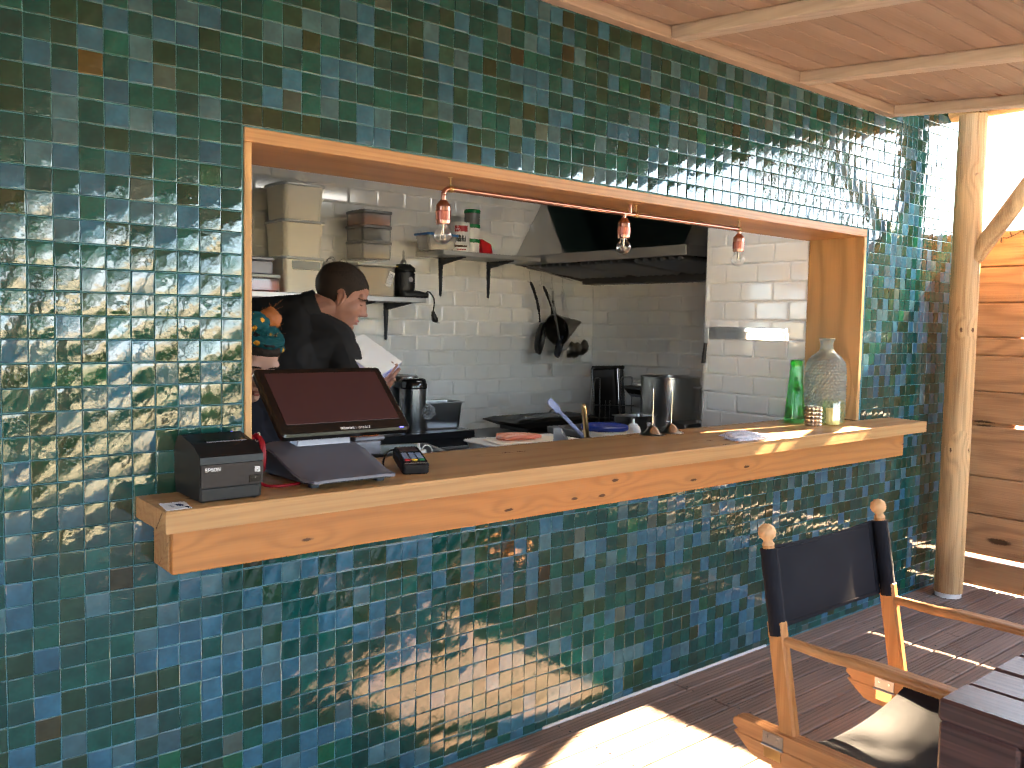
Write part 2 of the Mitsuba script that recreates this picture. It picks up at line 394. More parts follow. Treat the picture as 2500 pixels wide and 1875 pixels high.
def seen(cx, cz):
    q = np.array([cx, 0, cz]) - CAM
    dd = q @ FWD
    rt = np.cross(FWD, UP)
    return dd > 0 and abs(q @ rt) / dd < 0.6 and abs(q @ UP) / dd < 0.455
order = sorted(range(len(cells)), key=lambda i: (not seen((cells[i][0] + cells[i][1]) / 2, (cells[i][2] + cells[i][3]) / 2), (cells[i][0] - CAM[0]) ** 2 + (cells[i][2] - CAM[2]) ** 2))
for i in order[:300]:
    v, f = zellige([cells[i]], 5000 + i)
    part(wall, 'tile', (v, f), 'glazed_tile', smooth=50)
v, f = zellige([cells[i] for i in order[300:]], 77)
part(wall, 'tile_field', (v, f), 'glazed_tile', smooth=50, kind='stuff', label='farther small glazed tiles of the wall')
part(wall, 'sealant_bead', tube([(1.6, -0.004, 0.004), (2.1, -0.005, 0.005), (2.9, -0.004, 0.004)], 0.006, 8), 'sealant', smooth=True, label='white sealant line along the foot of the tiles')
# ---- hatch frame
fr_ = thing('hatch_frame', 'orange pine lining of the serving hatch', 'window frame')
part(fr_, 'head_board', box(OX0 + 0.001, OX1 - 0.001, -0.006, 0.305, 1.829, 1.865, 0.002), 'wood_head')
part(fr_, 'jamb', box(OX0 + 0.001, 0.5645, -0.0055, 0.29, 0.957, 1.8285, 0.002), 'wood_jamb')
part(fr_, 'jamb', box(3.575, OX1 - 0.001, -0.0055, 0.285, 0.957, 1.8285, 0.002), 'wood_jamb')
# ---- counter
ctr = thing('serving_counter', 'thick orange pine counter running along the serving hatch', 'counter')
sl = prism([(0.276, -0.221), (3.865, -0.207), (3.895, -0.0005), (3.573, -0.0005), (3.573, 0.212), (0.566, 0.212), (0.566, -0.0005), (0.276, -0.0005)], 0.05)
sl.apply_translation((0, 0, 0.905))
part(ctr, 'counter_top', sl, 'wood_counter')
part(ctr, 'edge_strip', tube([(0.277, -0.2195, 0.9525), (3.864, -0.2055, 0.9525)], 0.0035, 8), 'wood_counter', smooth=True)
part(ctr, 'front_board', box(0.318, 3.80, -0.131, -0.112, 0.785, 0.904, 0.003), 'wood_fascia')
part(ctr, 'support_beam', box(0.316, 3.798, -0.1115, -0.004, 0.787, 0.904, 0.003), 'wood_counter')
# ---- kitchen shell
KY, KX, KF, KT = 2.63, 4.40, -0.2, 2.62
def metro(parent, origin, eu, en, u0, u1, z0, z1, offs, visible, limit=300):
    """bevelled tiles 0.2 x 0.1 on the plane origin + u*eu + z, normal en; offs(row) = joint phase; visible(u, z) -> own entries"""
    eu, en = np.array(eu, float), np.array(en, float)
    o = np.array(origin, float)
    tv = {}
    lots = []
    zr = math.floor(z0 / 0.1 + 1e-6)
    own = 0
    todo = []
    z = z0
    k = 0
    while z < z1 - 0.004:
        zt = min(z0 + (k + 1) * 0.1, z1)
        ph = offs(k)
        u = u0 - ((u0 - ph) % 0.2)
        while u < u1 - 0.002:
            a, b = max(u, u0), min(u + 0.2, u1)
            if b - a > 0.008 and not (en[1] < -0.5 and WN[0] - .03 < (a + b) / 2 < WN[1] + .12 and WN[2] - .06 < (z + zt) / 2 < WN[3] + .06): todo.append((a, b, z, zt))
            u += 0.2
        z = zt; k += 1
    for (a, b, za, zb) in todo:
        gg = 0.0005; be = min(0.0105, (b - a) / 3, (zb - za) / 3)
        d = 0.0053 + rng.uniform(-0.0003, 0.0003)
        t0, t1 = rng.normal(0, 0.0006, 2)
        P4 = [(a + gg, za + gg), (b - gg, za + gg), (b - gg, zb - gg), (a + gg, zb - gg)]
        I4 = [(a + be, za + be), (b - be, za + be), (b - be, zb - be), (a + be, zb - be)]
        V = [o + eu * q[0] + np.array([0, 0, q[1]]) + en * 0.0002 for q in P4] + [o + eu * q[0] + np.array([0, 0, q[1]]) + en * 0.0026 for q in P4]
        V += [o + eu * q[0] + np.array([0, 0, q[1]]) + en * (d + t0 * (1 if j in (1, 2) else -1) * 0.3 + t1 * (1 if j > 1 else -1) * 0.3) for j, q in enumerate(I4)]
        F = []
        for j in range(4):
            j2 = (j + 1) % 4
            F += [[j, j2, 4 + j2], [j, 4 + j2, 4 + j], [4 + j, 4 + j2, 8 + j2], [4 + j, 8 + j2, 8 + j]]
        F += [[8, 9, 10], [8, 10, 11]]
        F = np.array(F)
        if np.dot(np.cross(eu, [0, 0, 1.0]), en) < 0: F = F[:, ::-1]
        m = (np.array(V), F)
        if own < limit and visible((a + b) / 2, (za + zb) / 2):
            part(parent, 'tile', m, 'metro_tile'); own += 1
        else: lots.append(m)
    if lots:
        vs = np.vstack([m[0] for m in lots]); fs = np.vstack([m[1] + 12 * i for i, m in enumerate(lots)])
        part(parent, 'tile_field', (vs, fs), 'metro_tile', kind='stuff')
kb = thing('kitchen_back_wall', 'white bevelled brick tile wall at the back of the kitchen', 'wall')
WN = (-0.45, 0.85, 1.18, 1.86)               # window in the hidden left part of the back wall
part(kb, 'backing', prism_xz(Polygon([(-1.2, KF), (KX + 0.15, KF), (KX + 0.15, KT), (-1.2, KT)], [[(WN[0], WN[2]), (WN[1], WN[2]), (WN[1], WN[3]), (WN[0], WN[3])]]), KY, KY + 0.12), 'metro_grout')
wf = part(kb, 'window', prism_xz(Polygon([(WN[0] - .03, WN[2] - .03), (WN[1] + .03, WN[2] - .03), (WN[1] + .03, WN[3] + .03), (WN[0] - .03, WN[3] + .03)], [[(WN[0] + .03, WN[2] + .03), (WN[1] - .03, WN[2] + .03), (WN[1] - .03, WN[3] - .03), (WN[0] + .03, WN[3] - .03)]]), KY - 0.02, KY + 0.05), 'white_card')
part(wf, 'pane', box(WN[0] + .03, WN[1] - .03, KY + .010, KY + .0145, WN[2] + .03, WN[3] - .03, 0.0), 'clear_glass')
part(wf, 'mullion', box(0.18, 0.22, KY - .015, KY + .045, WN[2] + .031, WN[3] - .031, 0.003), 'white_card')
metro(kb, (0, KY, 0), (1, 0, 0), (0, -1, 0), -1.15, KX - 0.001, KF + 0.001, 2.3, lambda k: 0.085 if (k % 2 == 1) else 0.185, lambda u, z: u > 0.7 and 0.66 < z < 2.2)
part(kb, 'painted_top', box(-1.2, KX - 0.002, KY - 0.004, KY - 0.0005, 2.304, KT - 0.002, 0.0), 'teal_paint')
kr = thing('kitchen_side_wall', 'white brick tile wall on the right behind the stockpot', 'wall')
part(kr, 'backing', box(KX, KX + 0.12, 0.93, KY - 0.001, KF, KT, 0.0), 'metro_grout')
metro(kr, (KX, 0, 0), (0, 1, 0), (-1, 0, 0), 0.935, KY - 0.006, KF + 0.001, 2.3, lambda k: 0.065 if (k % 2 == 0) else 0.165, lambda u, z: 0.6 < z < 1.9 and u > 1.1)
kp = thing('kitchen_partition', 'white brick tile return wall beside the right end of the hatch', 'wall')
part(kp, 'backing', box(3.5995, KX + 0.12, 0.2905, 0.925, KF, KT, 0.0), 'metro_grout')
metro(kp, (3.5995, 0, 0), (0, 1, 0), (-1, 0, 0), 0.287, 0.928, 0.63, 2.3, lambda k: 0.0 if k % 2 == 0 else 0.1, lambda u, z: z > 0.9 and z < 1.95)
part(kp, 'corner_trim', box(3.5955, 3.600, 0.9282, 0.9312, KF, 2.3, 0.0005), 'sealant')
part(kp, 'end_face', box(3.601, KX - 0.001, 0.9255, 0.931, KF, 2.3, 0.0), 'metro_tile')
single('kitchen_left_wall', box(-1.3, -1.2, 0.27, KY + 0.1, KF, KT, 0.0), 'dark_paint', 'dark painted wall at the hidden left end of the kitchen', 'wall')
single('kitchen_floor', box(-1.3, KX + 0.1, 0.27, KY + 0.1, KF - 0.1, KF, 0.0), 'tile_floor', 'grey kitchen floor', 'floor', kind='structure')
single('kitchen_ceiling', box(-1.4, KX + 0.14, 0.0, KY + 0.12, KT, KT + 0.1, 0.0), 'teal_paint', 'dark teal painted kitchen ceiling', 'ceiling', kind='structure')
# ---- kitchen lamp: a lit ceiling batten whose reflection shows in the back wall tiles
M('lamp_white', {'type': 'twosided', 'b': {'type': 'diffuse', 'reflectance': rgb((0.7, 0.7, 0.68))}})
kl = thing('ceiling_lamp', 'lit fluorescent batten on the inside wall above the hatch', 'lamp')
part(kl, 'housing', box(2.35, 3.585, 0.29, 0.37, 2.50, 2.535, 0.004), 'lamp_white')
scene[key_for(kl + '__diffuser')] = mikit.ply(box(2.37, 3.56, 0.295, 0.365, 2.46, 2.498, 0.01), 'lamp_white', emitter={'type': 'area', 'radiance': rgb((0.54, 0.525, 0.50))})
# ---- pergola roof: planks along x over rafters along y, falling 9 cm per metre outwards
SL = 0.098
def slope(m):
    v = np.array(m.vertices); v[:, 2] += SL * v[:, 1]; m.vertices = v
    return m
roof = thing('pergola_roof', 'pale timber boarded terrace roof with cross beams', 'roof')
YE = -3.85
for i in range(40):
    y1 = -0.002 - i * PW
    r = random.Random(300 + i)
    cuts = [-2.6, r.choice([-1.0, -0.2, 0.5]), r.choice([1.33, 2.11]), 3.74]
    for a, b in zip(cuts[:-1], cuts[1:]):
        part(roof, 'plank', slope(box(a + 0.001, b - 0.001, y1 - PW + 0.0035, y1, 2.456, 2.476 + r.uniform(-0.001, 0.001), 0.003)), 'wood_roof')
for x in (-2.55, -1.9, -1.1, -0.3, 0.48, 1.28, 2.085, 2.895, 3.685):
    part(roof, 'rafter', slope(box(x, x + 0.062, YE + 0.06, -0.0605, 2.409, 2.455, 0.004)), 'wood_rafter')
part(roof, 'ledger', slope(box(-2.6, 3.747, -0.060, -0.0075, 2.410, 2.455, 0.003)), 'wood_roof')
part(roof, 'edge_beam', slope(box(-2.6, 3.747, YE, YE + 0.058, 2.36, 2.455, 0.003)), 'wood_roof')
part(roof, 'covering', slope(box(-2.65, 3.77, YE - 0.03, 0.0, 2.479, 2.50, 0.002)), 'bark')
for i, x in enumerate((-2.2, 0.7, 3.5)):
    k = thing('roof_post', 'round timber post at the outer edge of the terrace roof', 'post', 'outer roof posts')
    scene[k] = mikit.ply(tube([(x, YE + 0.03, 0.0), (x, YE + 0.03, 2.345 + SL * (YE + 0.03))], 0.065, 16), 'wood_log', smooth=40)
side = thing('side_screen', 'boarded timber screen closing the near end of the terrace', 'fence')
for i in range(11):
    part(side, 'plank', box(-2.69, -2.665, -3.8, -0.01, 0.02 + i * 0.19, 0.205 + i * 0.19, 0.004), 'wood_fence')
part(side, 'batten', box(-2.74, -2.691, -2.0, -1.93, -0.4, 2.12, 0.003), 'wood_fence')
# upper lean-to roof over the end of the wall, carried by a log on the big post
rr = thing('end_roof', 'boarded roof over the far end of the terrace', 'roof')
part(rr, 'board_deck', box(3.80, 4.80, -1.0, -0.012, 2.605, 2.635, 0.002), 'wood_roof')
part(rr, 'log_purlin', tube([(4.40, -0.012, 2.545), (4.40, -4.3, 2.545)], 0.055, 18), 'wood_log', smooth=40)
# ---- big post, brace
pts = [(4.318, -0.155, z) for z in np.linspace(0.028, 2.488, 26)]
rad = [0.0695 - 0.002 * z / 2.45 + 0.0006 * math.sin(7 * z) + 0.0006 * math.sin(17 * z + 1) for z in np.linspace(0, 2.449, 26)]
post = tube(pts, rad, 24)
single('timber_post', post, 'wood_log', 'stout round peeled log post standing at the end of the tiled wall', 'post', smooth=50)
single('post_shoe', lathe([(0, 0.002), (.064, 0.002), (.064, .0275), (0, .0278)], 24, (4.318, -0.155, 0)), 'sealant', 'pale shoe under the foot of the log post', 'post base', smooth=40)
single('diagonal_brace', tube([(4.320, -0.195, 1.77), (4.35, -0.66, 2.46)], [0.044, 0.043], 20), 'wood_log', 'round timber brace rising at an angle from the log post', 'brace', smooth=50)
# ---- fence
fence = thing('plank_fence', 'fence of wide orange brown boards with narrow gaps behind the post', 'fence')
FX = 4.66
zb = [(1.745, 1.935), (1.552, 1.743), (1.366, 1.550), (1.266, 1.3635), (1.071, 1.265), (0.897, 1.069), (0.604, 0.882), (0.395, 0.602), (0.168, 0.392)]
for i, (a, b) in enumerate(zb):
    r = random.Random(40 + i)
    ys = [0.06, r.choice([-0.95, -1.5, -1.9]), -4.4]
    for y1, y0 in zip(ys[:-1], ys[1:]):
        m = box(FX, FX + 0.026, y0 + 0.002, y1 - 0.002, a + 0.0015, b - 0.0015, 0.005)
        m.apply_transform(trimesh.transformations.rotation_matrix(r.uniform(-0.002, 0.002), [1, 0, 0], [FX, (y0 + y1) / 2, (a + b) / 2]))
        part(fence, 'plank', m, 'wood_fence')
for i, (a, b) in enumerate(zb[:-1]):
    part(fence, 'joint_strip', box(FX + 0.0265, FX + 0.0278, -4.4 if i not in (2, 5) else -0.30, 0.06, a - 0.02, a + 0.012, 0.0), 'wood_fence')
part(fence, 'base_board', box(FX - 0.025, FX + 0.025, -4.4, 0.06, 0.0, 0.150, 0.004), 'wood_fence')
for y in (-0.02, -1.6, -3.2, -4.35):
    part(fence, 'batten', box(FX + 0.028, FX + 0.07, y - 0.035, y + 0.035, -0.42, 1.93, 0.003), 'wood_fence')
# fairy lights along the top of the fence
fl = thing('fairy_lights', 'string of unlit fairy lights looped along the fence top', 'string lights')
w = bez([(FX - 0.02, -0.10, 1.93), (FX - 0.02, -0.16, 1.905), (FX - 0.02, -0.23, 1.895), (FX - 0.02, -0.30, 1.93), (FX - 0.02, -0.42, 1.935), (FX - 0.02, -0.6, 1.90), (FX - 0.02, -0.9, 1.93)], 60)
part(fl, 'wire', tube(w, 0.0028, 6), 'bark', smooth=True)
for i in range(3, 58, 4):
    q = w[i]
    up = 1 if i % 8 == 3 else -1
    part(fl, 'bulb', tube([q, q + np.array([0, 0.008 * (i % 3 - 1), up * 0.014]), q + np.array([0, 0.012 * (i % 3 - 1), up * 0.028])], [0.003, 0.0045, 0.002], 8), 'bark', smooth=True)
# floodlights on a far pole
fp = thing('floodlight_pole', 'distant thin pole with floodlights beyond the fence', 'floodlight')
part(fp, 'pole', tube([(22, -0.2, -0.42), (22, -0.2, 7.1)], 0.07, 8), 'steel_dull', smooth=True)
part(fp, 'crossbar', tube([(22, 0.75, 7.0), (22, -0.2, 7.15), (22, -1.6, 7.4)], 0.05, 8), 'steel_dull', smooth=True)
for y, z in ((0.5, 7.5), (-1.1, 7.85)):
    part(fp, 'lamp_head', obox((22, y, z), (0.5, 0.85, 0.3), ('x', -20), b=0.06), 'dark_steel')
# ---- trees beyond the terrace (seen mirrored in the glaze)
def leaves(c, r, n, size, seed):
    R = np.random.default_rng(seed)
    k = max(8, n // 70)
    cl = R.normal(0, 1, (k, 3)); cl /= np.linalg.norm(cl, axis=1, keepdims=True)
    cl = np.array(c) + cl * (R.random((k, 1)) ** 0.5) * np.array(r) * 0.9
    b = cl[R.integers(0, k, n)] + R.normal(0, 1, (n, 3)) * np.array(r) * 0.17
    a = R.normal(0, 1, (n, 3)); a /= np.linalg.norm(a, axis=1, keepdims=True)
    d = np.cross(a, R.normal(0, 1, (n, 3))); d /= np.linalg.norm(d, axis=1, keepdims=True)
    s = size * (0.6 + 0.8 * R.random((n, 1)))
    V = np.stack([b - a * s, b + d * s * 0.5, b + a * s, b - d * s * 0.5], 1).reshape(-1, 3)
    f = np.arange(n)[:, None] * 4
    return V, np.vstack([np.hstack([f, f + 1, f + 2]), np.hstack([f, f + 2, f + 3])])
for i, (x, y, h, r, n) in enumerate([(1.2, -8.4, 3.3, 1.4, 1000), (3.4, -9.4, 3.4, 1.5, 1000), (-1.4, -9.0, 3.6, 1.6, 1000), (-4.2, -8.6, 3.8, 1.6, 1500)]):
    t = thing('leafy_tree', 'leafy tree standing beyond the open outer side of the terrace', 'tree', 'trees beyond the terrace')
    part(t, 'trunk', tube(bez([(x, y, -0.45), (x + 0.1, y, 0.7), (x - 0.05, y + 0.1, h - 1.3), (x + 0.1, y, h - 0.4)], 12), np.linspace(0.14, 0.05, 12), 10), 'bark', smooth=True)
    part(t, 'crown', leaves((x, y, h - 0.9), (r, r, 1.15), n, 0.09, 900 + i), 'leaves')
t = thing('shade_tree', 'tall leafy tree beyond the plank fence that shades the chair and table', 'tree')
part(t, 'trunk', tube(bez([(9.2, -3.6, -0.45), (9.3, -3.5, 1.5), (9.0, -3.7, 3.2), (9.1, -3.5, 4.6)], 14), np.linspace(0.17, 0.06, 14), 10), 'bark', smooth=True)
part(t, 'crown', leaves((9.1, -4.95, 5.35), (1.7, 2.5, 1.6), 9000, 0.12, 950), 'leaves')
part(t, 'crown', leaves((7.5, -2.08, 5.35), (.9, .8, .75), 7000, 0.10, 951), 'leaves', label='dense low bough of the crown')
part(t, 'crown', leaves((7.5, -2.0, 4.38), (.8, .7, .34), 700, 0.09, 952), 'leaves', label='thin lowest twigs of the crown')
t = thing('hedge', 'dense green hedge beyond the open side of the terrace', 'hedge', kind='stuff')
R = np.random.default_rng(5)
vs, fs = [], []
for i in range(26):
    v, f = leaves((-5 + i * 0.75, -7.6 - 0.3 * R.random(), 0.5), (0.62, 0.5, 0.7), 600, 0.08, 2000 + i)
    fs.append(f + sum(len(q) for q in vs)); vs.append(v)
scene[t] = mikit.ply((np.vstack(vs), np.vstack(fs)), 'leaves')
# ================================================================ things on the counter
ZC = 0.955
# ---- receipt printer
t = thing('receipt_printer', 'black box-shaped receipt printer on the left end of the counter', 'receipt printer')
px0, px1, py0, py1 = 0.367, 0.515, -0.178, -0.004
prof = [(py0 + 0.004, 0.9595), (py1 - 0.01, 0.9595), (py1, 1.0), (py1 + 0.004, 1.06), (py1 - 0.02, 1.094), (py1 - 0.045, 1.102), (py0 + 0.055, 1.088), (py0 + 0.008, 1.064), (py0, 1.056), (py0 + 0.002, 0.992)]
part(t, 'body', prism_yz(prof, px0, px1), 'black_plastic')
part(t, 'front_panel', prism_yz([(py0 - 0.0025, 0.992), (py0 + 0.006, 0.992), (py0 + 0.006, 1.044), (py0 - 0.004, 1.044)], px0 + 0.002, px1 + 0.003), 'brown_plastic')
part(t, 'lid_lip', prism_yz([(py0 - 0.004, 1.046), (py0 + 0.01, 1.046), (py0 + 0.05, 1.09), (py0 + 0.03, 1.080), (py0 - 0.002, 1.062)], px0 - 0.0005, px1 + 0.0035), 'black_plastic')
part(t, 'paper_slot', obox((0.45, py0 + 0.062, 1.0905), (0.094, 0.014, 0.003), ('x', 15), b=0.001), 'gloss_black')
part(t, 'tear_bar', obox((0.45, py0 + 0.051, 1.0895), (0.098, 0.004, 0.003), ('x', 15), b=0.001), 'silver_plastic')
part(t, 'top_seam', obox((0.44, py1 - 0.022, 1.0975), (0.115, 0.003, 0.002), b=0.0005), 'silver_plastic')
part(t, 'plinth', box(px0 + 0.002, px1 - 0.003, py0 + 0.001, py0 + 0.02, 0.9585, 0.9895, 0.002), 'black_plastic')
part(t, 'switch', box(px1 - 0.0315, px1 - 0.004, py0 - 0.0055, py0 - 0.002, 0.9965, 1.0125, 0.001), 'gloss_black')
part(t, 'switch_mark', obox((px1 - 0.0175, py0 - 0.006, 1.0065), (0.002, 0.001, 0.002), b=0.0002), 'white_ink')
bx, bz = px1 - 0.0185, 1.0195
badge = prism_xz(Polygon([(bx, bz), (bx + .013, bz), (bx + .013, bz + .0125), (bx, bz + .0125)], [[(bx + .002, bz + .002), (bx + .002, bz + .0105), (bx + .011, bz + .0105), (bx + .011, bz + .002)]]), py0 - 0.0046, py0 - 0.0032)
part(t, 'badge', cat(badge, *[box(bx + .003, bx + .010, py0 - 0.0046, py0 - 0.0032, bz + .003 + .0022 * k, bz + .0042 + .0022 * k, 0.0001) for k in range(4)]), 'white_ink')
part(t, 'lettering', text('EPSON', 0.0078, (px0 + 0.010, py0 - 0.0044, 1.0292), bold=True), 'white_ink')
M('blue_led', {'type': 'twosided', 'b': {'type': 'diffuse', 'reflectance': rgb((0.05, 0.05, 0.3))}})
scene[key_for(t + '__status_light')] = mikit.ply(obox((0.497, py1 - 0.035, 1.1005), (0.004, 0.004, 0.0022), b=0.0006), 'blue_led', emitter={'type': 'area', 'radiance': rgb((0.004, 0.004, 0.045))})
for x, y in ((px0 + .012, py0 + .014), (px1 - .014, py0 + .014), (px0 + .012, py1 - .014), (px1 - .014, py1 - .014)):
    part(t, 'foot', lathe([(0, ZC + .0004), (.006, ZC + .0004), (.0065, .9593), (0, .9594)], 12, (x, y, 0)), 'cast_black')
# ---- card on the corner
t = thing('printed_card', 'small white card with blue print lying at the corner of the counter', 'card')
cc = Polygon([(0.282, -0.207), (0.338, -0.210), (0.347, -0.131), (0.291, -0.126)])
m = prism(cc, 0.0011); m.apply_translation((0, 0, ZC + 0.0004)); part(t, 'sheet', m, 'white_card')
M('navy_print', {'type': 'twosided', 'b': {'type': 'diffuse', 'reflectance': rgb(L(44, 52, 84))}})
pm = [obox((0.325, -0.165, ZC + 0.0017), (0.014, 0.024, 0.0003), ('z', 5), b=0.0001), obox((0.333, -0.195, ZC + 0.0017), (0.008, 0.020, 0.0003), ('z', 5), b=0.0001)] + [obox((0.303 + 0.004 * k, -0.172 + 0.003 * k, ZC + 0.0017), (0.0012, 0.028 - 0.006 * k, 0.0003), ('z', 5), b=0.0001) for k in range(2)]
part(t, 'print', cat(*pm), 'navy_print')
# ---- till terminal
t = thing('till_terminal', 'tilted black touchscreen till on a curved grey stand', 'till')
b0, b1 = np.array([0.837, -0.030, 1.0765]), np.array([0.837, 0.160, 1.2465])       # middle of lower and upper rim
upv = b1 - b0; hh = np.linalg.norm(upv); upv /= hh
nrm = np.cross([1, 0, 0], upv)                                                   # towards the customer and up
Rm_ = np.eye(4); Rm_[:3, 0] = [1, 0, 0]; Rm_[:3, 1] = upv; Rm_[:3, 2] = nrm
def on_screen(m, u=0.0, v=0.0, w=0.0):
    m = m.copy(); A = Rm_.copy(); A[:3, 3] = (b0 + b1) / 2 + np.array([1, 0, 0]) * u + upv * v + nrm * w
    m.apply_transform(A); return m
part(t, 'housing', on_screen(slab(0.402, hh, 0.026, 0.016, 0.006), 0, 0, -0.013), 'gloss_black', smooth=40)
part(t, 'screen', on_screen(slab(0.352, hh - 0.062, 0.0012, 0.002, 0.0003), 0, 0.008, 0.0007), 'screen_glass')
part(t, 'rear_cover', on_screen(slab(0.30, hh - 0.06, 0.03, 0.02, 0.01), 0, 0.0, -0.038), 'black_plastic', smooth=40)
def on_txt(s, h, u, v, bold):
    m = meshkit.text_mesh(s, h, 0.0006, bold); return on_screen(m, u, v, 0.0006)
part(t, 'lettering', cat(on_txt('micros', 0.0098, -0.026, -hh / 2 + 0.0105, True), on_txt('ORACLE', 0.0072, 0.030, -hh / 2 + 0.0105, False), on_screen(box(-.0004, .0004, 0, .009, 0, .0006, 0.0001), 0.023, -hh / 2 + 0.0095, 0.0006)), 'white_ink')
scene[key_for(t + '__power_light')] = mikit.ply(on_screen(slab(0.013, 0.004, 0.001, 0.0015, 0.0003), 0.168, -hh / 2 + 0.006, 0.0008), 'blue_led', emitter={'type': 'area', 'radiance': rgb((0.012, 0.012, 0.11))})
# the curved foot plate: a swept sheet from the front edge up to the neck
sec = [(-0.190, 0.982), (-0.186, 0.9835), (-0.14, 0.990), (-0.09, 1.002), (-0.04, 1.018), (0.00, 1.032), (0.05, 1.043), (0.11, 1.046)]
hw = [0.108, 0.118, 0.127, 0.131, 0.132, 0.132, 0.130, 0.126]
def sheet(sec, hw, th, xc):
    nx = 13
    top, bot = [], []
    for (y, z), w in zip(sec, hw):
        for k in range(nx):
            u = -1 + 2 * k / (nx - 1)
            e = 0.010 * max(0, abs(u) - 0.8) / 0.2 if y > -0.18 else 0.003 * max(0, abs(u) - 0.8) / 0.2
            top.append((xc + u * w, y, z - e)); bot.append((xc + u * w, y, z - e - th))
    n = len(top); m_ = len(sec); V = np.array(top + bot); F = []
    for i in range(m_ - 1):
        for k in range(nx - 1):
            a = i * nx + k
            F += [[a, a + 1, a + nx + 1], [a, a + nx + 1, a + nx], [n + a, n + a + nx + 1, n + a + 1], [n + a, n + a + nx, n + a + nx + 1]]
    ring = [k for k in range(nx)] + [i * nx + nx - 1 for i in range(1, m_)] + [(m_ - 1) * nx + k for k in range(nx - 2, -1, -1)] + [i * nx for i in range(m_ - 2, 0, -1)]
    for a, b in zip(ring, ring[1:] + ring[:1]): F += [[a, n + a, n + b], [a, n + b, b]]
    return trimesh.Trimesh(V, np.array(F), process=False)
XC = 0.768
part(t, 'stand_plate', sheet(sec, hw, 0.007, XC), 'pewter_plastic', smooth=45)
sk = [(-0.165, ZC + 0.012), (0.13, ZC + 0.008), (0.13, 1.036), (0.05, 1.034), (-0.0, 1.022), (-0.06, 1.003), (-0.12, 0.986), (-0.165, 0.978)]
part(t, 'stand_body', prism_yz(sk, XC - 0.118, XC + 0.118), 'cast_black')
nk = hull(obox((0.788, 0.055, 1.040), (0.165, 0.05, 0.01), b=0.004), obox((0.800, 0.060, 1.10), (0.145, 0.03, 0.03), b=0.01))
part(t, 'neck', nk, 'silver_plastic', smooth=30)
part(t, 'cable_port', obox((0.80, 0.030, 1.071), (0.062, 0.02, 0.014), ('x', 12), b=0.006), 'cast_black')
for x, y in ((XC - 0.095, -0.135), (XC + 0.097, -0.135), (XC - 0.095, 0.11), (XC + 0.097, 0.11)):
    part(t, 'foot', box(x - .011, x + .011, y - .01, y + .01, ZC + 0.0004, 0.981, 0.001), 'black_iron')
# ---- red cable coil
t = thing('red_cable_coil', 'coiled red cable tied up between the printer and the till', 'cable')
pts = []
for k in range(140):
    a = 2 * PI * k / 23.3; j = k / 140
    pts.append((0.590 + 0.012 * math.sin(a * 0.5) - 0.01 * j, 0.035 + 0.035 * math.cos(a), 1.022 + 0.052 * math.sin(a) + 0.006 * math.sin(3.1 * a)))
pts += [(0.575, -0.01, 0.99), (0.57, -0.06, 0.962), (0.61, -0.09, 0.9595), (0.66, -0.08, 0.9595)]
part(t, 'cable', tube(bez(pts, 420), 0.0038, 7), 'red_cable', smooth=True)
part(t, 'tie', tube(arc((0.594, 0.03, 1.072), 0.012, 0, 360, 18, (0, 1, 0), (0.3, 0, 1)), 0.0014, 6), 'white_plastic', smooth=True)
# ---- card reader
t = thing('card_reader', 'black card payment terminal with grey keypad beside the till', 'card reader')
cx, cy, ang = 1.030, -0.035, 8.0
def onr(m): 
    m = m.copy(); m.apply_transform(rot('x', 7.5)); m.apply_transform(rot('z', -22)); m.apply_translation((cx, cy, ZC + 0.0265)); return m
part(t, 'body', onr(slab(0.077, 0.172, 0.036, 0.012, 0.006)), 'black_plastic', smooth=40)
part(t, 'face', onr(place(slab(0.070, 0.162, 0.003, 0.009, 0.001), at=(0, 0, 0.0185))), 'gloss_black', smooth=40)
part(t, 'display', onr(place(slab(0.054, 0.042, 0.001, 0.002, 0.0002), at=(0, 0.050, 0.0203))), 'screen_glass')
kk = {0: 'red_plastic', 1: 'yellow_key', 2: 'green_plastic'}
pr('yellow_key', L(226, 186, 60), 0.3, 0.5); pr('grey_key', L(118, 130, 152), 0.4, 0.4)
for r_ in range(5):
    for c_ in range(3):
        part(t, 'key', onr(place(slab(0.0165, 0.0105, 0.003, 0.003, 0.0008), at=(-0.0205 + 0.0205 * c_, -0.062 + 0.0155 * r_, 0.0212))), kk[c_] if r_ == 0 else 'grey_key', smooth=40)
part(t, 'trim_line', onr(place(slab(0.066, 0.0016, 0.002, 0.0007, 0.0003), at=(0, -0.0835, 0.0172))), 'chrome')
part(t, 'foot', onr(place(slab(0.06, 0.10, 0.012, 0.006, 0.002), at=(0, 0.02, -0.022))), 'cast_black', smooth=40)
single('reader_cable', tube(bez([(1.055, 0.045, 0.99), (1.03, 0.07, 0.999), (0.985, 0.04, 0.975), (0.955, -0.02, 0.9595), (0.93, -0.09, 0.9592), (0.905, -0.12, 0.9592), (0.90, -0.06, 0.9592), (0.93, 0.05, 0.9592)], 60), 0.0026, 8), 'cast_black', 'thin black cable curling from the card terminal to the till', 'cable', smooth=True)
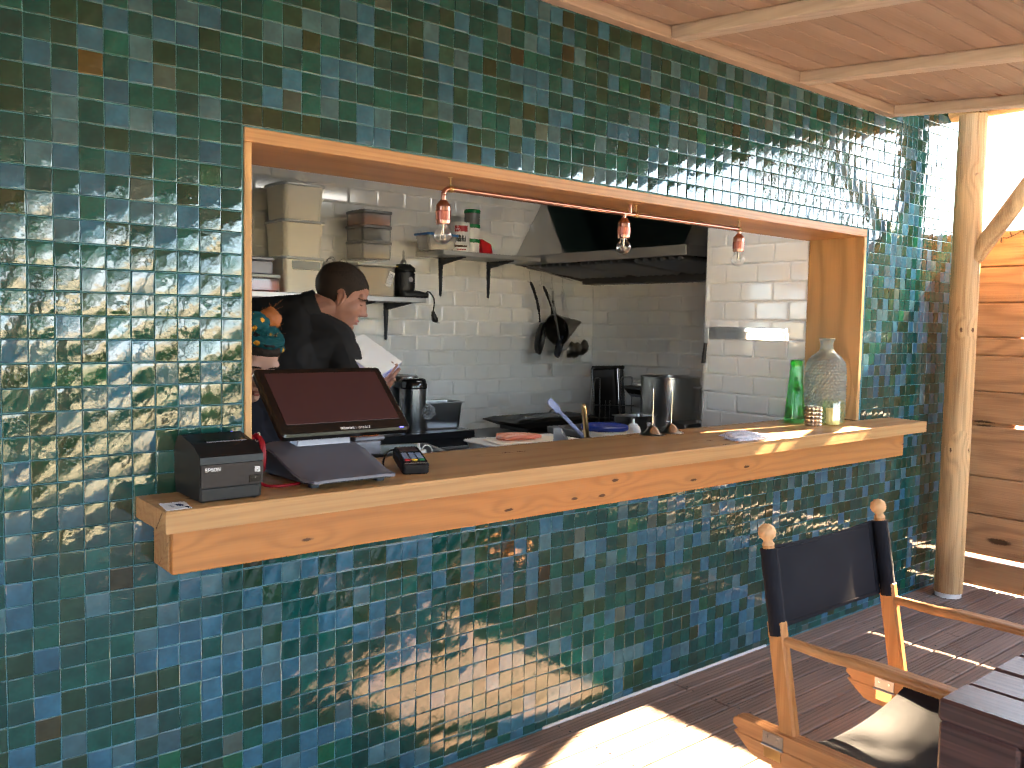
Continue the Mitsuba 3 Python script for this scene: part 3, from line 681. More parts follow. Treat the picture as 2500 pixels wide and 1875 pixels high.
# ---- glass things at the right end
def dimple(p0):
    return p0
t = thing('glass_flagon', 'large clear bottle with a fish-scale pattern at the right end of the counter', 'bottle')
BX, BY = 3.372, 0.045
prof = [(0.0, .9556), (.080, .9556), (.088, .963), (.0905, .99), (.0905, 1.16), (.0895, 1.20), (.084, 1.232), (.070, 1.258), (.050, 1.276), (.036, 1.287), (.030, 1.300), (.0285, 1.318), (.031, 1.334), (.036, 1.343), (.036, 1.347), (.030, 1.347), (.027, 1.340)]
def resample(pf, step):
    o = [pf[0]]
    for a, b in zip(pf[:-1], pf[1:]):
        n_ = max(1, int(math.hypot(b[0] - a[0], b[1] - a[1]) / step))
        for k in range(1, n_ + 1): o.append((a[0] + (b[0] - a[0]) * k / n_, a[1] + (b[1] - a[1]) * k / n_))
    return o
nout = 0
pf = resample(prof, 0.0032)
imax = int(np.argmax([q[1] for q in pf]))
def scales(v, th):
    z = v[:, :, 2]; v = v.copy()
    row = (z - .97) / 0.0140
    ph = (np.floor(row) % 2) * 0.5
    fx = (th[None, :] / (2 * PI) * 28 + ph) % 1.0 - 0.5
    fz = row % 1.0
    d = 0.0042 * (1 - np.clip((fx * 2) ** 2 + (fz * 1.1 - 0.1) ** 2, 0, 1))
    outer_ = (np.arange(len(v)) < imax)[:, None] & (z > .975) & (z < 1.255)
    rr_ = np.hypot(v[:, :, 0], v[:, :, 1]) + 1e-9
    k = 1 + np.where(outer_, d / rr_, 0)
    v[:, :, 0] *= k; v[:, :, 1] *= k
    return v
part(t, 'glass', lathe(pf, 176, (BX, BY, 0), scales), 'aqua_glass', smooth=True)
t = thing('green_vase', 'tall green ribbed glass vase with a glass prunt on its side', 'vase')
prof = [(0.0, .9556), (.043, .9556), (.046, .962), (.045, .985), (.041, 1.04), (.035, 1.10), (.0305, 1.16), (.0275, 1.22), (.0285, 1.243), (.0285, 1.2455), (.024, 1.2455), (.0235, 1.22), (.0265, 1.16), (.031, 1.10), (.037, 1.04), (.0405, .99), (.038, .975), (0, .972)]
def ribs(v, th):
    v = v.copy(); k = 1 + 0.02 * np.cos(22 * th)[None, :] * (v[:, :, 2] > .965) * (v[:, :, 2] < 1.24)
    v[:, :, 0] *= k; v[:, :, 1] *= k
    return v
part(t, 'glass', lathe(resample(prof, 0.008), 132, (3.222, 0.105, 0), ribs), 'green_glass', smooth=True)
pts = [(3.222 - .030 + .006 * math.cos(a), 0.105 - .022, 1.118 + .012 * math.sin(a)) for a in np.linspace(0, 6, 14)]
pb = [sph((3.192, 0.083, 1.122), (.014, .012, .017), 2)]
for k in range(9):
    a = k * 0.7
    pb.append(tube([(3.196, 0.078, 1.112), (3.196 + .020 * math.cos(a), 0.070, 1.108 + .018 * math.sin(a))], [.006, .003], 8))
pb.append(tube(bez([(3.196, 0.080, 1.125), (3.184, 0.074, 1.140), (3.186, 0.08, 1.158), (3.20, 0.086, 1.156)], 12), [.010] * 11 + [.006], 10))
part(t, 'prunt', cat(*pb), 'green_glass', smooth=True)
t = thing('cut_glass_tumbler', 'small silvery tumbler of diamond cut glass in front of the green vase', 'tumbler')
def diam(v, th):
    v = v.copy()
    n_, z0 = 14, .957
    fx = np.abs(((th[None, :] / (2 * PI) * n_) + 0.5) % 1.0 - 0.5) * 2
    fz = np.abs((((v[:, :, 2] - z0) / 0.017) + 0.5) % 1.0 - 0.5) * 2
    d = 0.0045 * np.maximum(0, 1 - fx - fz) - 0.0045 * np.maximum(0, fx + fz - 1) 
    rr_ = np.hypot(v[:, :, 0], v[:, :, 1]) + 1e-9
    out_ = (np.arange(len(v)) < 26)[:, None] & (np.arange(len(v)) > 1)[:, None]
    k = 1 + np.where(out_, d / rr_, 0)
    v[:, :, 0] *= k; v[:, :, 1] *= k
    return v
prof = [(0, .9556), (.030, .9556)] + [(.037, .957 + .0034 * k) for k in range(1, 25)] + [(.036, 1.0425), (.0315, 1.0425)] + [(.031, 1.03), (.030, .975), (.026, .968), (0, .967)]
part(t, 'glass', lathe(prof, 84, (3.187, -0.012, 0), diam), 'mercury_glass')
t = thing('candle_glass', 'pale green glass with a cream candle in front of the large bottle', 'candle')
prof = [(0, .9556), (.040, .9556), (.052, .962), (.0535, .975), (.050, 1.02), (.0475, 1.062), (.0455, 1.066)]
part(t, 'glass', lathe(resample(prof, 0.006), 48, (3.302, -0.040, 0)), 'lime_glass', smooth=True)
part(t, 'candle', lathe([(0, .9575), (.030, .9575), (.030, 1.030), (.026, 1.031), (0, 1.028)], 32, (3.302, -0.040, 0)), 'wax', smooth=40)
part(t, 'wick', tube([(3.302, -0.040, 1.027), (3.303, -0.040, 1.038)], .0012, 6), 'cast_black')
# ---- folded towel
t = thing('folded_towel', 'folded kitchen towel with blue and white check lying on the sunlit counter', 'towel')
def drape(w, d, h0, seed, hump):
    n1, n2 = 30, 18
    u, v = np.meshgrid(np.linspace(-1, 1, n1), np.linspace(-1, 1, n2), indexing='ij')
    e = np.minimum(1, 5 * np.minimum(1 - np.abs(u), 1 - np.abs(v))) ** 0.5
    z = h0 * e + hump * np.exp(-((u + .1) / .6) ** 2 - ((v - .3) / .7) ** 2) + 0.004 * meshkit.noise(np.stack([u * 2.2, v * 2.2, u * 0 + seed], -1), seed)
    z = np.maximum(z * (0.25 + 0.75 * e), 0.0006)
    x = u * w / 2 + 0.006 * np.sin(3 * v); y = v * d / 2 + 0.005 * np.sin(2.5 * u + seed)
    top = np.stack([x, y, z], -1).reshape(-1, 3); bot = top.copy(); bot[:, 2] = 0.0004
    n = len(top); F = []
    for i in range(n1 - 1):
        for j in range(n2 - 1):
            a = i * n2 + j
            F += [[a, a + n2, a + n2 + 1], [a, a + n2 + 1, a + 1], [n + a, n + a + n2 + 1, n + a + n2], [n + a, n + a + 1, n + a + n2 + 1]]
    ring = [j for j in range(n2)] + [i * n2 + n2 - 1 for i in range(1, n1)] + [(n1 - 1) * n2 + j for j in range(n2 - 2, -1, -1)] + [i * n2 for i in range(n1 - 2, 0, -1)]
    for a, b in zip(ring, ring[1:] + ring[:1]): F += [[b, n + b, n + a], [b, n + a, a]]
    return trimesh.Trimesh(np.vstack([top, bot]), np.array(F), process=False)
part(t, 'lower_fold', place(drape(0.26, 0.095, 0.010, 1, 0.002), ('z', -14), at=(2.555, -0.150, ZC + 0.0004)), 'check_cloth', smooth=True)
part(t, 'upper_fold', place(drape(0.19, 0.092, 0.006, 3, 0.016), ('z', -8), at=(2.500, -0.136, ZC + 0.0112)), 'check_cloth', smooth=True)
# ---- bill spikes
for i, (x, y) in enumerate(((2.285, 0.145), (2.405, 0.150))):
    t = thing('bill_spike', ('left' if i == 0 else 'right') + ' of the two steel bill spikes with cone foot at the inner counter edge', 'bill spike', 'bill spikes')
    part(t, 'foot', lathe([(0, ZC + .0004), (.052, ZC + .0004), (.053, ZC + .002), (.040, ZC + .005), (.033, ZC + .009), (.018, ZC + .030), (.010, ZC + .036), (0, ZC + .037)], 32, (x, y, 0)), 'chrome', smooth=40)
    part(t, 'spike', tube([(x, y, ZC + .034), (x + .001, y, ZC + .17), (x + .001, y, ZC + .188)], [.0028, .0028, .0006], 10), 'chrome', smooth=40)
# ---- copper lamp rail under the head board
t = thing('copper_lamp_rail', 'copper pipe light fitting with three bare bulbs under the hatch head', 'light fitting')
YP, ZP = 0.060, 1.793
part(t, 'pipe', tube(np.vstack([arc((1.222, YP, ZP - .022), .022, 180, 90, 8), [(2.684, YP, ZP)]]), 0.0076, 14), 'copper', smooth=True)
for x in (1.226, 2.062, 2.684):
    cl = part(t, 'clamp', cat(tube([(x, YP, ZP + .008), (x, YP, 1.8285)], .0026, 8), tube([(x - .006, YP, ZP), (x + .006, YP, ZP)], .0112, 14), tube([(x, YP - .015, ZP - .003), (x, YP + .015, ZP + .003)], .0035, 8), lathe([(0, 1.8275), (.007, 1.8275), (.007, 1.8288), (0, 1.8289)], 12, (x, YP, 0))), 'brass', smooth=30)
part(t, 'pipe_stub', tube([(2.03, YP, ZP), (2.03, YP, 1.8285)], 0.007, 12), 'copper', smooth=40)
for i, x in enumerate((1.200, 2.000, 2.6885)):
    ly = YP if i < 2 else YP
    zt = ZP - .020 if i == 0 else ZP - .002
    dz = -0.012 if i == 0 else (-0.010 if i == 1 else -0.012)
    zt2 = zt + dz
    part(t, 'drop_pipe', tube([(x, ly, zt + .002), (x, ly, zt2 - .004)], 0.0072, 12), 'copper', smooth=40)
    part(t, 'lamp_holder', lathe([(.0, zt2 - .078), (.021, zt2 - .078), (.0225, zt2 - .074), (.0225, zt2 - .026), (.021, zt2 - .018), (.014, zt2 - .010), (.0095, zt2 - .004), (0, zt2 - .003)], 28, (x, ly, 0)), 'copper', smooth=40)
    part(t, 'lamp_ring', lathe([(.0226, zt2 - .066), (.0234, zt2 - .064), (.0234, zt2 - .038), (.0226, zt2 - .036)] , 28, (x, ly, 0), lambda v, th: v * (1 + 0.012 * np.sign(np.sin(th * 14))[None, :, None] * np.array([1, 1, 0]))), 'copper_red')
    zb_ = zt2 - .078
    prof = [(0.0, zb_ - .059)] + [(.0275 * math.sin(a), zb_ - .032 - .0275 * math.cos(a)) for a in np.linspace(0.15, 2.45, 18)] + [(.0135, zb_ - .006), (.013, zb_ + .002)]
    prof = prof + [(.0118, zb_ + .002), (.0123, zb_ - .006)] + [(.0263 * math.sin(a), zb_ - .032 - .0263 * math.cos(a)) for a in np.linspace(2.45, 0.15, 18)] + [(0.0, zb_ - .0577)]
    bb = part(t, 'bulb', lathe(prof, 32, (x, ly, 0)), 'bulb_glass', smooth=True)
    st = [lathe([(0, zb_ - .03), (.0035, zb_ - .03), (.006, zb_), (0, zb_ + .001)], 12, (x, ly, 0))]
    for k in range(4):
        a = k * PI / 2 + .4
        st.append(tube([(x + .004 * math.cos(a), ly + .004 * math.sin(a), zb_ - .01), (x + .009 * math.cos(a), ly + .009 * math.sin(a), zb_ - .045)], .0009, 5))
    part(bb, 'filament', cat(*st), 'steel', smooth=40)
# ================================================================ kitchen fittings
def counter(name, label, x0, x1, y0, y1, z, front, mat='steel_dull'):
    t = thing(name, label, 'worktop')
    part(t, 'top', box(x0, x1, y0, y1, z - 0.04, z, 0.003), mat)
    part(t, 'cabinet', box(x0 + 0.02, x1 - 0.01, y0 + 0.02, y1 - 0.02, KF + 0.08, z - 0.0405, 0.003), 'dark_steel')
    for x in np.arange(x0 + 0.05, x1 - 0.3, 0.46):
        part(t, 'door', box(x, min(x + 0.44, x1 - 0.03), y0 + 0.004, y0 + 0.0195, KF + 0.1, z - 0.1, 0.004), 'steel_dull')
        part(t, 'handle', box(x + 0.02, min(x + 0.42, x1 - 0.05), y0 - 0.01, y0 + 0.0035, z - 0.095, z - 0.08, 0.003), 'steel_dull')
    for x in (x0 + 0.06, x1 - 0.06):
        for y in (y0 + 0.06, y1 - 0.06):
            part(t, 'foot', tube([(x, y, KF), (x, y, KF + 0.0795)], 0.02, 10), 'steel_dull')
    return t
counter('prep_counter', 'steel prep counter directly inside the hatch', 1.06, 3.40, 0.235, 0.70, 0.82, 0)
counter('undercounter_fridge', 'dark steel fridge counter against the back wall on the left', 0.25, 2.54, 1.65, 2.62, 0.80, 0, 'dark_steel')
counter('back_counter', 'low steel counter under the hanging pans', 2.58, 4.39, 1.98, 2.62, 0.66, 0)
counter('stove_counter', 'steel counter under the extractor hood', 3.36, 4.39, 0.96, 1.97, 0.74, 0)
# ---- shelves
def bracket(t, x, zt, depth, h):
    y = KY - 0.006
    part(t, 'bracket', cat(prism_xz([(x - 0.016, zt), (x + 0.016, zt), (x + 0.007, zt - h + 0.01), (x, zt - h), (x - 0.007, zt - h + 0.01)], y - 0.012, y - 0.0005),
        prism_yz([(y - 0.012, zt), (y - 0.012, zt - 0.045), (y - depth * 0.9, zt - 0.010), (y - depth, zt - 0.008), (y - depth, zt)], x - 0.008, x + 0.008)), 'black_iron')
t = thing('long_shelf', 'long steel wall shelf on the left carrying the food tubs', 'shelf')
part(t, 'board', box(1.20, 2.645, 2.30, KY - 0.0065, 1.505, 1.535, 0.002), 'steel_dull')
for x in (1.30, 2.302, 2.552): bracket(t, x, 1.5045, 0.29, 0.235)
t = thing('short_shelf', 'short grey steel wall shelf beside the extractor hood', 'shelf')
part(t, 'board', box(2.772, 3.575, 2.312, KY - 0.0065, 1.810, 1.838, 0.002), 'steel_dull')
for x in (2.967, 3.367): bracket(t, x, 1.8095, 0.27, 0.25)
# ---- extractor hood
t = thing('extractor_hood', 'large steel extractor hood with black baffle filters', 'extractor hood')
HX0, HX1, HY0, HY1 = 3.60, KX - 0.006, 1.085, 2.615
part(t, 'front_rim', box(HX0, HX0 + 0.03, HY0, HY1, 1.800, 1.862, 0.002), 'steel_dull')
part(t, 'end_rim', prism_xz([(HX0 + 0.031, 1.801), (HX1, 1.801), (HX1, 1.862), (HX0 + 0.031, 1.862)], HY0, HY0 + 0.02), 'steel_dull')
part(t, 'far_end_rim', prism_xz([(HX0 + 0.031, 1.802), (HX1, 1.700), (HX1, 1.862), (HX0 + 0.031, 1.862)], HY1 - 0.02, HY1), 'dark_steel')
part(t, 'canopy', prism_xz([(HX0 + 0.006, 1.8625), (HX1, 1.8625), (HX1, 2.60), (HX1 - 0.35, 2.60)], HY0 + 0.02, HY1), 'steel_mirror')
part(t, 'filter_tray', prism_xz([(HX0 + 0.031, 1.815), (HX1 - 0.16, 1.772), (HX1 - 0.16, 1.790), (HX0 + 0.031, 1.833)], HY0 + 0.021, HY1 - 0.021), 'cast_black')
part(t, 'gutter', box(HX1 - 0.155, HX1 - 0.002, HY0 + 0.022, HY1 - 0.022, 1.694, 1.772, 0.004), 'dark_steel')
M('filter_black', {'type': 'twosided', 'b': {'type': 'principled', 'base_color': rgb((0.20, 0.20, 0.20)), 'roughness': 0.14, 'metallic': 1.0, 'specular': 0.5}})
nb = 21
for i in range(nb):
    y = HY0 + 0.05 + (HY1 - HY0 - 0.1) * (i + 0.5) / nb
    if i in (6, 13): continue
    a, b = (HX0 + 0.045, y, 1.800), (HX1 - 0.175, y, 1.757)
    part(t, 'baffle', tube([a, (a[0] + 0.01, y, a[2] - 0.004), (b[0] - 0.02, y, b[2] - .004), b], [0.010, 0.021, 0.021, 0.012], 14), 'filter_black', smooth=40)
part(t, 'tab', box(HX1 - 0.10, HX1 - 0.098 + 0.02, 1.55, 1.58, 1.676, 1.6895, 0.001), 'milk_plastic')
# ---- lamp above the hatch, its mirror image shows in the back wall tiles
# ---- white lidded tubs
for i, (z0, lab) in enumerate(((1.5355, 'bottom white food tub of the tall stack on the long shelf'), (1.7365, 'middle white food tub of the tall stack on the long shelf'), (1.938, 'top white food tub of the tall stack on the long shelf'))):
    t = thing('food_tub', lab, 'tub', 'white tubs stacked on the long shelf')
    x0, x1, y0, y1, h = 1.728, 1.972, 2.33, 2.58, 0.182
    tp = hull(place(slab(x1 - x0 - 0.022, y1 - y0 - 0.022, 0.002, 0.03, 0.0005), at=((x0 + x1) / 2, (y0 + y1) / 2, z0 + 0.001)), place(slab(x1 - x0, y1 - y0, 0.002, 0.03, 0.0005), at=((x0 + x1) / 2, (y0 + y1) / 2, z0 + h)))
    part(t, 'body', tp, 'white_plastic', smooth=30)
    part(t, 'lid', place(slab(x1 - x0 + 0.022, y1 - y0 + 0.022, 0.016, 0.035, 0.004), at=((x0 + x1) / 2, (y0 + y1) / 2, z0 + h + 0.0095)), 'lid_plastic' if 'lid_plastic' in scene else pr('lid_plastic', L(196, 196, 190), 0.25, 0.5), smooth=30)
    part(t, 'clip', box(x1 + 0.011, x1 + 0.028, y0 + 0.10, y0 + 0.16, z0 + h + 0.004, z0 + h + 0.009, 0.001), 'yellow_key')
    if i == 0:
        part(t, 'film', place(slab(0.17, 0.05, 0.002, 0.01, 0.0005), ('x', 82), at=((x0 + x1) / 2 + 0.01, y0 - 0.0035, z0 + h - 0.03)), 'clear_plastic')
t = thing('grey_lidded_box', 'grey food box with a lid behind the left edge of the hatch', 'box')
part(t, 'body', box(1.50, 1.682, 2.36, 2.56, 1.6285, 1.702, 0.006), 'silver_plastic')
part(t, 'lid', box(1.496, 1.687, 2.355, 2.565, 1.7025, 1.7225, 0.005), 'silver_plastic')
t = thing('pink_food_box', 'clear box of pink food at the left end of the long shelf', 'box')
part(t, 'food', box(1.51, 1.705, 2.34, 2.54, 1.5375, 1.595, 0.012), 'pink_food')
part(t, 'box_shell', box(1.505, 1.71, 2.335, 2.545, 1.5355, 1.610, 0.008), 'clear_plastic')
part(t, 'lid', box(1.502, 1.713, 2.332, 2.548, 1.6105, 1.628, 0.005), 'lid_plastic')
# ---- clear boxes
cx0, cx1, cy0, cy1 = 2.232, 2.432, 2.36, 2.56
defs = [('oat_tub', 'large clear tub of oats with a handwritten paper label', 1.5355, 0.195, 'oats', 0.165, 2.205, 2.463), ('clear_box_crumbs', 'clear box a quarter full of crumbs under the foil packet', 1.7545, 0.105, 'oats', 0.035, cx0, cx1), ('clear_box_foil', 'clear box holding a crumpled silver packet', 1.8595, 0.092, None, 0, cx0, cx1), ('clear_box_nuts', 'topmost clear box filled with chopped nuts', 1.9515, 0.088, 'nuts', 0.045, cx0, cx1)]
for name, lab, z0, h, food, fh, xa, xb in defs:
    t = thing(name, lab, 'food box')
    if food: part(t, 'food', hull(box(xa + 0.008, xb - 0.008, cy0 + 0.008, cy1 - 0.008, z0 + 0.004, z0 + fh, 0.008), box(xa + 0.02, xb - 0.05, cy0 + 0.02, cy1 - 0.02, z0 + fh, z0 + fh + 0.006, 0.002)), food)
    part(t, 'box_shell', place(slab(xb - xa, cy1 - cy0, h - 0.018, 0.02, 0.004), at=((xa + xb) / 2, (cy0 + cy1) / 2, z0 + (h - 0.018) / 2 + 0.0003)), 'clear_plastic', smooth=30)
    part(t, 'lid', place(slab(xb - xa + 0.012, cy1 - cy0 + 0.012, 0.016, 0.022, 0.003), at=((xa + xb) / 2, (cy0 + cy1) / 2, z0 + h - 0.0085)), 'lid_plastic' if name == 'oat_tub' else 'smoke_plastic' if 'smoke_plastic' in scene else pr('smoke_plastic', L(108, 108, 108), 0.25, 0.5), smooth=30)
    if name == 'oat_tub':
        part(t, 'paper_label', obox((2.42, cy0 - 0.0022, 1.640), (0.038, 0.0012, 0.092), ('y', 22), b=0.0003), 'white_card')
        r = random.Random(3); ms = []
        for k in range(5):
            for q in range(6):
                if r.random() < 0.85: ms.append(obox((2.42 + (-0.012 + 0.006 * k) * math.cos(.38) + (-0.03 + 0.012 * q) * math.sin(.38), cy0 - 0.0031, 1.640 - (-0.012 + 0.006 * k) * math.sin(.38) + (-0.03 + 0.012 * q) * math.cos(.38)), (0.0022, 0.0004, 0.008), ('y', 22 + r.uniform(-25, 25)), b=0.0001))
        part(t, 'handwriting', cat(*ms), 'navy_print')
        part(t, 'clip', box(xb + 0.0065, xb + 0.022, cy0 + 0.01, cy0 + 0.05, z0 + h - 0.014, z0 + h - 0.009, 0.001), 'yellow_key')
    if name == 'clear_box_foil':
        fo = trimesh.creation.icosphere(subdivisions=4)
        v = np.array(fo.vertices); k = 0.75 + 0.5 * meshkit.fbm(v * 2.6 + 3, 3, 2)
        v = v * k[:, None] * np.array([0.085, 0.08, 0.032]) + np.array([(xa + xb) / 2, (cy0 + cy1) / 2, z0 + 0.042])
        part(t, 'packet', trimesh.Trimesh(v, fo.faces, process=False), 'steel')
# ---- swing-top jars
for i, (x, y, c) in enumerate(((2.035, 2.39, 'nuts'), (2.085, 2.50, 'nuts'), (2.155, 2.47, 'oats'))):
    t = thing('preserving_jar', ['wire clip jar of striped nut mix beside the white tubs', 'second wire clip jar just behind the man\'s head', 'third wire clip jar next to the oat tub'][i], 'jar', 'wire clip jars on the long shelf')
    part(t, 'food', lathe([(0, 1.538), (.036, 1.538), (.037, 1.545), (.037, 1.66), (0, 1.665)], 24, (x, y, 0)), c, smooth=40)
    part(t, 'glass', lathe([(0, 1.5355), (.038, 1.5355), (.041, 1.545), (.041, 1.665), (.032, 1.69), (.031, 1.705)], 28, (x, y, 0)), 'clear_glass', smooth=True)
    part(t, 'lid', lathe([(.034, 1.7055), (.036, 1.709), (.034, 1.720), (.0, 1.726)], 24, (x, y, 0)), 'lid_plastic', smooth=40)
    part(t, 'wire_clip', cat(tube(arc((x, y - .02, 1.722), .026, -10, 190, 14, (1, 0, 0), (0, -.25, 1)), .0018, 6), tube(arc((x, y, 1.700), .034, 0, 360, 24, (1, 0, 0), (0, 1, 0)), .0016, 6)), 'dark_steel', smooth=40)
# ---- juicer motor and its plug
t = thing('juicer_base', 'black juicer motor unit with a steel spindle at the end of the long shelf', 'juicer')
jx, jy = 2.552, 2.42
part(t, 'base', hull(place(slab(0.20, 0.17, 0.03, 0.03, 0.006), at=(jx + 0.045, jy, 1.5525)), place(slab(0.15, 0.15, 0.004, 0.03, 0.001), at=(jx + 0.01, jy, 1.576))), 'cast_black', smooth=30)
part(t, 'motor_body', lathe([(0, 1.578), (.068, 1.578), (.072, 1.60), (.070, 1.68), (.066, 1.692), (.0, 1.693)], 36, (jx, jy, 0)), 'black_plastic', smooth=40)
part(t, 'collar', lathe([(.060, 1.6935), (.076, 1.696), (.072, 1.715), (.045, 1.738), (.0, 1.742)], 36, (jx, jy, 0)), 'cast_black', smooth=40)
part(t, 'spindle', lathe([(0, 1.7425), (.019, 1.7425), (.020, 1.752), (.014, 1.764), (.0075, 1.766), (.0065, 1.82), (0, 1.821)], 20, (jx, jy, 0)), 'steel', smooth=40)
part(t, 'badge', place(lathe([(0, 0), (.016, 0), (.016, .0012), (0, .0014)], 24), ('x', 90), at=(jx + .01, jy - .0705, 1.645)), 'silver_plastic', smooth=40)
for dx in (-.03, .10): part(t, 'foot', lathe([(0, 1.5352), (.012, 1.5352), (.012, 1.5375), (0, 1.538)], 12, (jx + dx, jy - .06, 0)), 'cast_black')
t = thing('power_plug', 'black mains plug dangling on its cable off the end of the long shelf', 'plug')
part(t, 'cable', tube(bez([(jx + .145, jy - .04, 1.555), (2.690, 2.345, 1.575), (2.712, 2.325, 1.54), (2.712, 2.32, 1.48), (2.708, 2.32, 1.445)], 40), .0042, 8), 'cast_black', smooth=True)
part(t, 'plug_body', tube([(2.706, 2.32, 1.455), (2.712, 2.32, 1.43), (2.722, 2.32, 1.405), (2.735, 2.32, 1.393)], [.009, .016, .020, .012], 12), 'cast_black', smooth=40)
part(t, 'pin', cat(tube([(2.735, 2.313, 1.392), (2.752, 2.313, 1.383)], .0022, 6), tube([(2.735, 2.328, 1.392), (2.752, 2.328, 1.383)], .0022, 6)), 'steel')
# ---- short shelf things
t = thing('blue_lid_box', 'clear food box with a blue lid half full of flour', 'food box')
tb = lambda s, z: place(slab(0.235 * s, 0.16 * s, 0.002, 0.03, 0.0005), at=(2.80, 2.43, z))
part(t, 'box_shell', hull(tb(0.82, 1.8397), tb(1.0, 1.926)), 'clear_plastic', smooth=30)
part(t, 'flour', hull(tb(0.80, 1.842), place(slab(0.13, 0.13, 0.002, 0.02, 0.0005), at=(2.83, 2.43, 1.900)), place(slab(0.19, 0.13, 0.002, 0.02, 0.0005), at=(2.81, 2.43, 1.868))), 'white_plastic', smooth=30)
part(t, 'lid', place(slab(0.25, 0.175, 0.014, 0.03, 0.004), at=(2.80, 2.43, 1.9345)), 'sky_blue_plastic', smooth=30)
t = thing('spice_tin', 'white spice tin with a red band on the short shelf', 'tin')
tx, ty = 2.976, 2.42
part(t, 'can', lathe([(0, 1.8385), (.060, 1.8385), (.061, 1.842), (.061, 2.012), (.060, 2.016), (0, 2.0165)], 40, (tx, ty, 0)), 'white_card', smooth=40)
part(t, 'lid', lathe([(.0, 2.017), (.061, 2.017), (.062, 2.02), (.061, 2.028), (0, 2.029)], 40, (tx, ty, 0)), 'milk_plastic', smooth=40)
def wrap(poly, r, mat, name):
    """a thin printed patch on the can: polygon in (arc length, z)"""
    ms = [trimesh.creation.extrude_polygon(g, 0.0004, engine='earcut').subdivide_to_size(0.008) for g in getattr(poly, 'geoms', [poly]) if g.area > 1e-7]
    m = cat(*ms)
    v = np.array(m.vertices); a = v[:, 0] / r - PI / 2 - 0.45
    m = trimesh.Trimesh(np.stack([tx + (r + v[:, 2]) * np.cos(a), ty + (r + v[:, 2]) * np.sin(a), v[:, 1]], -1), m.faces, process=False)
    return part(t, name, m, mat)
wrap(sbox(-0.045, 1.968, 0.045, 2.006), 0.0612, 'red_plastic', 'red_band')
wrap(sbox(-0.05, 1.870, 0.045, 1.882), 0.0612, 'bark', 'brown_band')
wrap(sbox(-0.03, 1.852, 0.03, 1.858), 0.0612, 'red_plastic', 'red_line')
r = random.Random(5)
from shapely.ops import unary_union
wrap(unary_union([LineString([(-0.035 + .0045 * k, 1.905 + r.uniform(0, .012)), (-0.033 + .0045 * k + r.uniform(-.003, .003), 1.93 + r.uniform(-.005, .018))]).buffer(.0018) for k in range(15)]).buffer(0.0006).convex_hull.intersection(unary_union([LineString([(-0.035 + .0045 * k, 1.900), (-0.035 + .0045 * k + r.uniform(-.006, .006), 1.945)]).buffer(.0016 + .0008 * r.random()) for k in range(15)] + [LineString([(-.036, 1.922), (.03, 1.924)]).buffer(.002)])), 0.0612, 'cast_black', 'black_script')
wrap(unary_union([sbox(-0.04, 1.975 + .009 * k, -0.005 - .006 * k, 1.979 + .009 * k) for k in range(3)]), 0.0618, 'white_ink', 'white_script')
for i, z0 in enumerate((1.8385, 1.9335, 2.0285)):
    t = thing('green_lid_pot', ['lowest', 'middle', 'topmost'][i] + ' of three stacked plastic pots with green screw lids', 'pot', 'green lidded pots on the short shelf')
    gx, gy = 3.086, 2.44
    part(t, 'pot_body', lathe([(0, z0), (.048, z0), (.050, z0 + .006), (.050, z0 + .07), (0, z0 + .071)], 32, (gx, gy, 0)), 'milk_plastic' if i < 2 else 'smoke_plastic', smooth=40)
    part(t, 'lid', lathe([(0, z0 + .0715), (.052, z0 + .0715), (.053, z0 + .075), (.053, z0 + .090), (.051, z0 + .0935), (0, z0 + .094)], 32, (gx, gy, 0)), 'green_plastic', smooth=40)
t = thing('red_packet', 'crumpled red plastic bag at the end of the short shelf', 'packet')
m = hull(box(3.145, 3.225, 2.39, 2.47, 1.8385, 1.845, .004), box(3.14, 3.16, 2.42, 2.45, 1.93, 1.938, .002), box(3.20, 3.232, 2.42, 2.45, 1.905, 1.912, .002))
part(t, 'bag', m, 'red_plastic')
# ---- hanging utensils
def s_hook(i, x, y, z):
    pts = np.vstack([arc((x - .007, y, z + .002), .008, 200, 20, 8), [(x + .001, y, z - .05)], arc((x - .004 + .000, y, z - .092), .011, 10, -170, 8)])
    k = single('s_hook', tube(pts, .0018, 6), 'steel', ['first', 'second', 'third', 'fourth'][i] + ' steel S-hook from the left under the hood edge', 'hook', smooth=True, group='s-hooks under the hood')
hooks = [(3.640, 2.50, 1.785), (3.745, 2.50, 1.766), (3.850, 2.50, 1.745), (3.955, 2.50, 1.726)]
rail = single('hook_rail', tube([(3.59, 2.50, 1.800), (4.05, 2.50, 1.712)], .0035, 8), 'steel_dull', 'thin steel rail along the end of the hood holding the hooks', 'rail', smooth=40)
for i, (x, y, z) in enumerate(hooks): s_hook(i, x, y, z)
def pan(name_lab, c, r, yaw, tilt, top, mat):
    t = thing('frying_pan', name_lab, 'frying pan', 'hanging frying pans')
    d = lathe([(0, -.022), (r * .78, -.022), (r * .92, -.012), (r, .014), (r - .003, .014), (r * .9, -.010), (r * .76, -.019), (0, -.019)], 40)
    d = place(d, ('y', 90), ('y', tilt), ('z', yaw), at=c)
    part(t, 'bowl', d, mat, smooth=40)
    h0 = np.array(c) + np.array([-.008, 0, r * .95])
    hd = bez([h0, h0 * .6 + np.array(top) * .4 + np.array([.018, 0, 0]), top], 14)
    part(t, 'handle', tube(hd, [.006] * 4 + [.010] * 6 + [.011] * 3 + [.006], 10), 'cast_black', smooth=40)
    return t
pan('larger black frying pan hanging by its handle from the first hook', (3.745, 2.49, 1.292), .118, -52, 8, (3.640, 2.49, 1.684), 'cast_black')
pan('smaller black pan with steel rim hanging behind the conical strainer', (3.885, 2.44, 1.235), .085, -50, 14, (3.752, 2.48, 1.66), 'black_iron')
t = thing('conical_strainer', 'steel conical strainer hanging sideways with its point to the right', 'strainer')
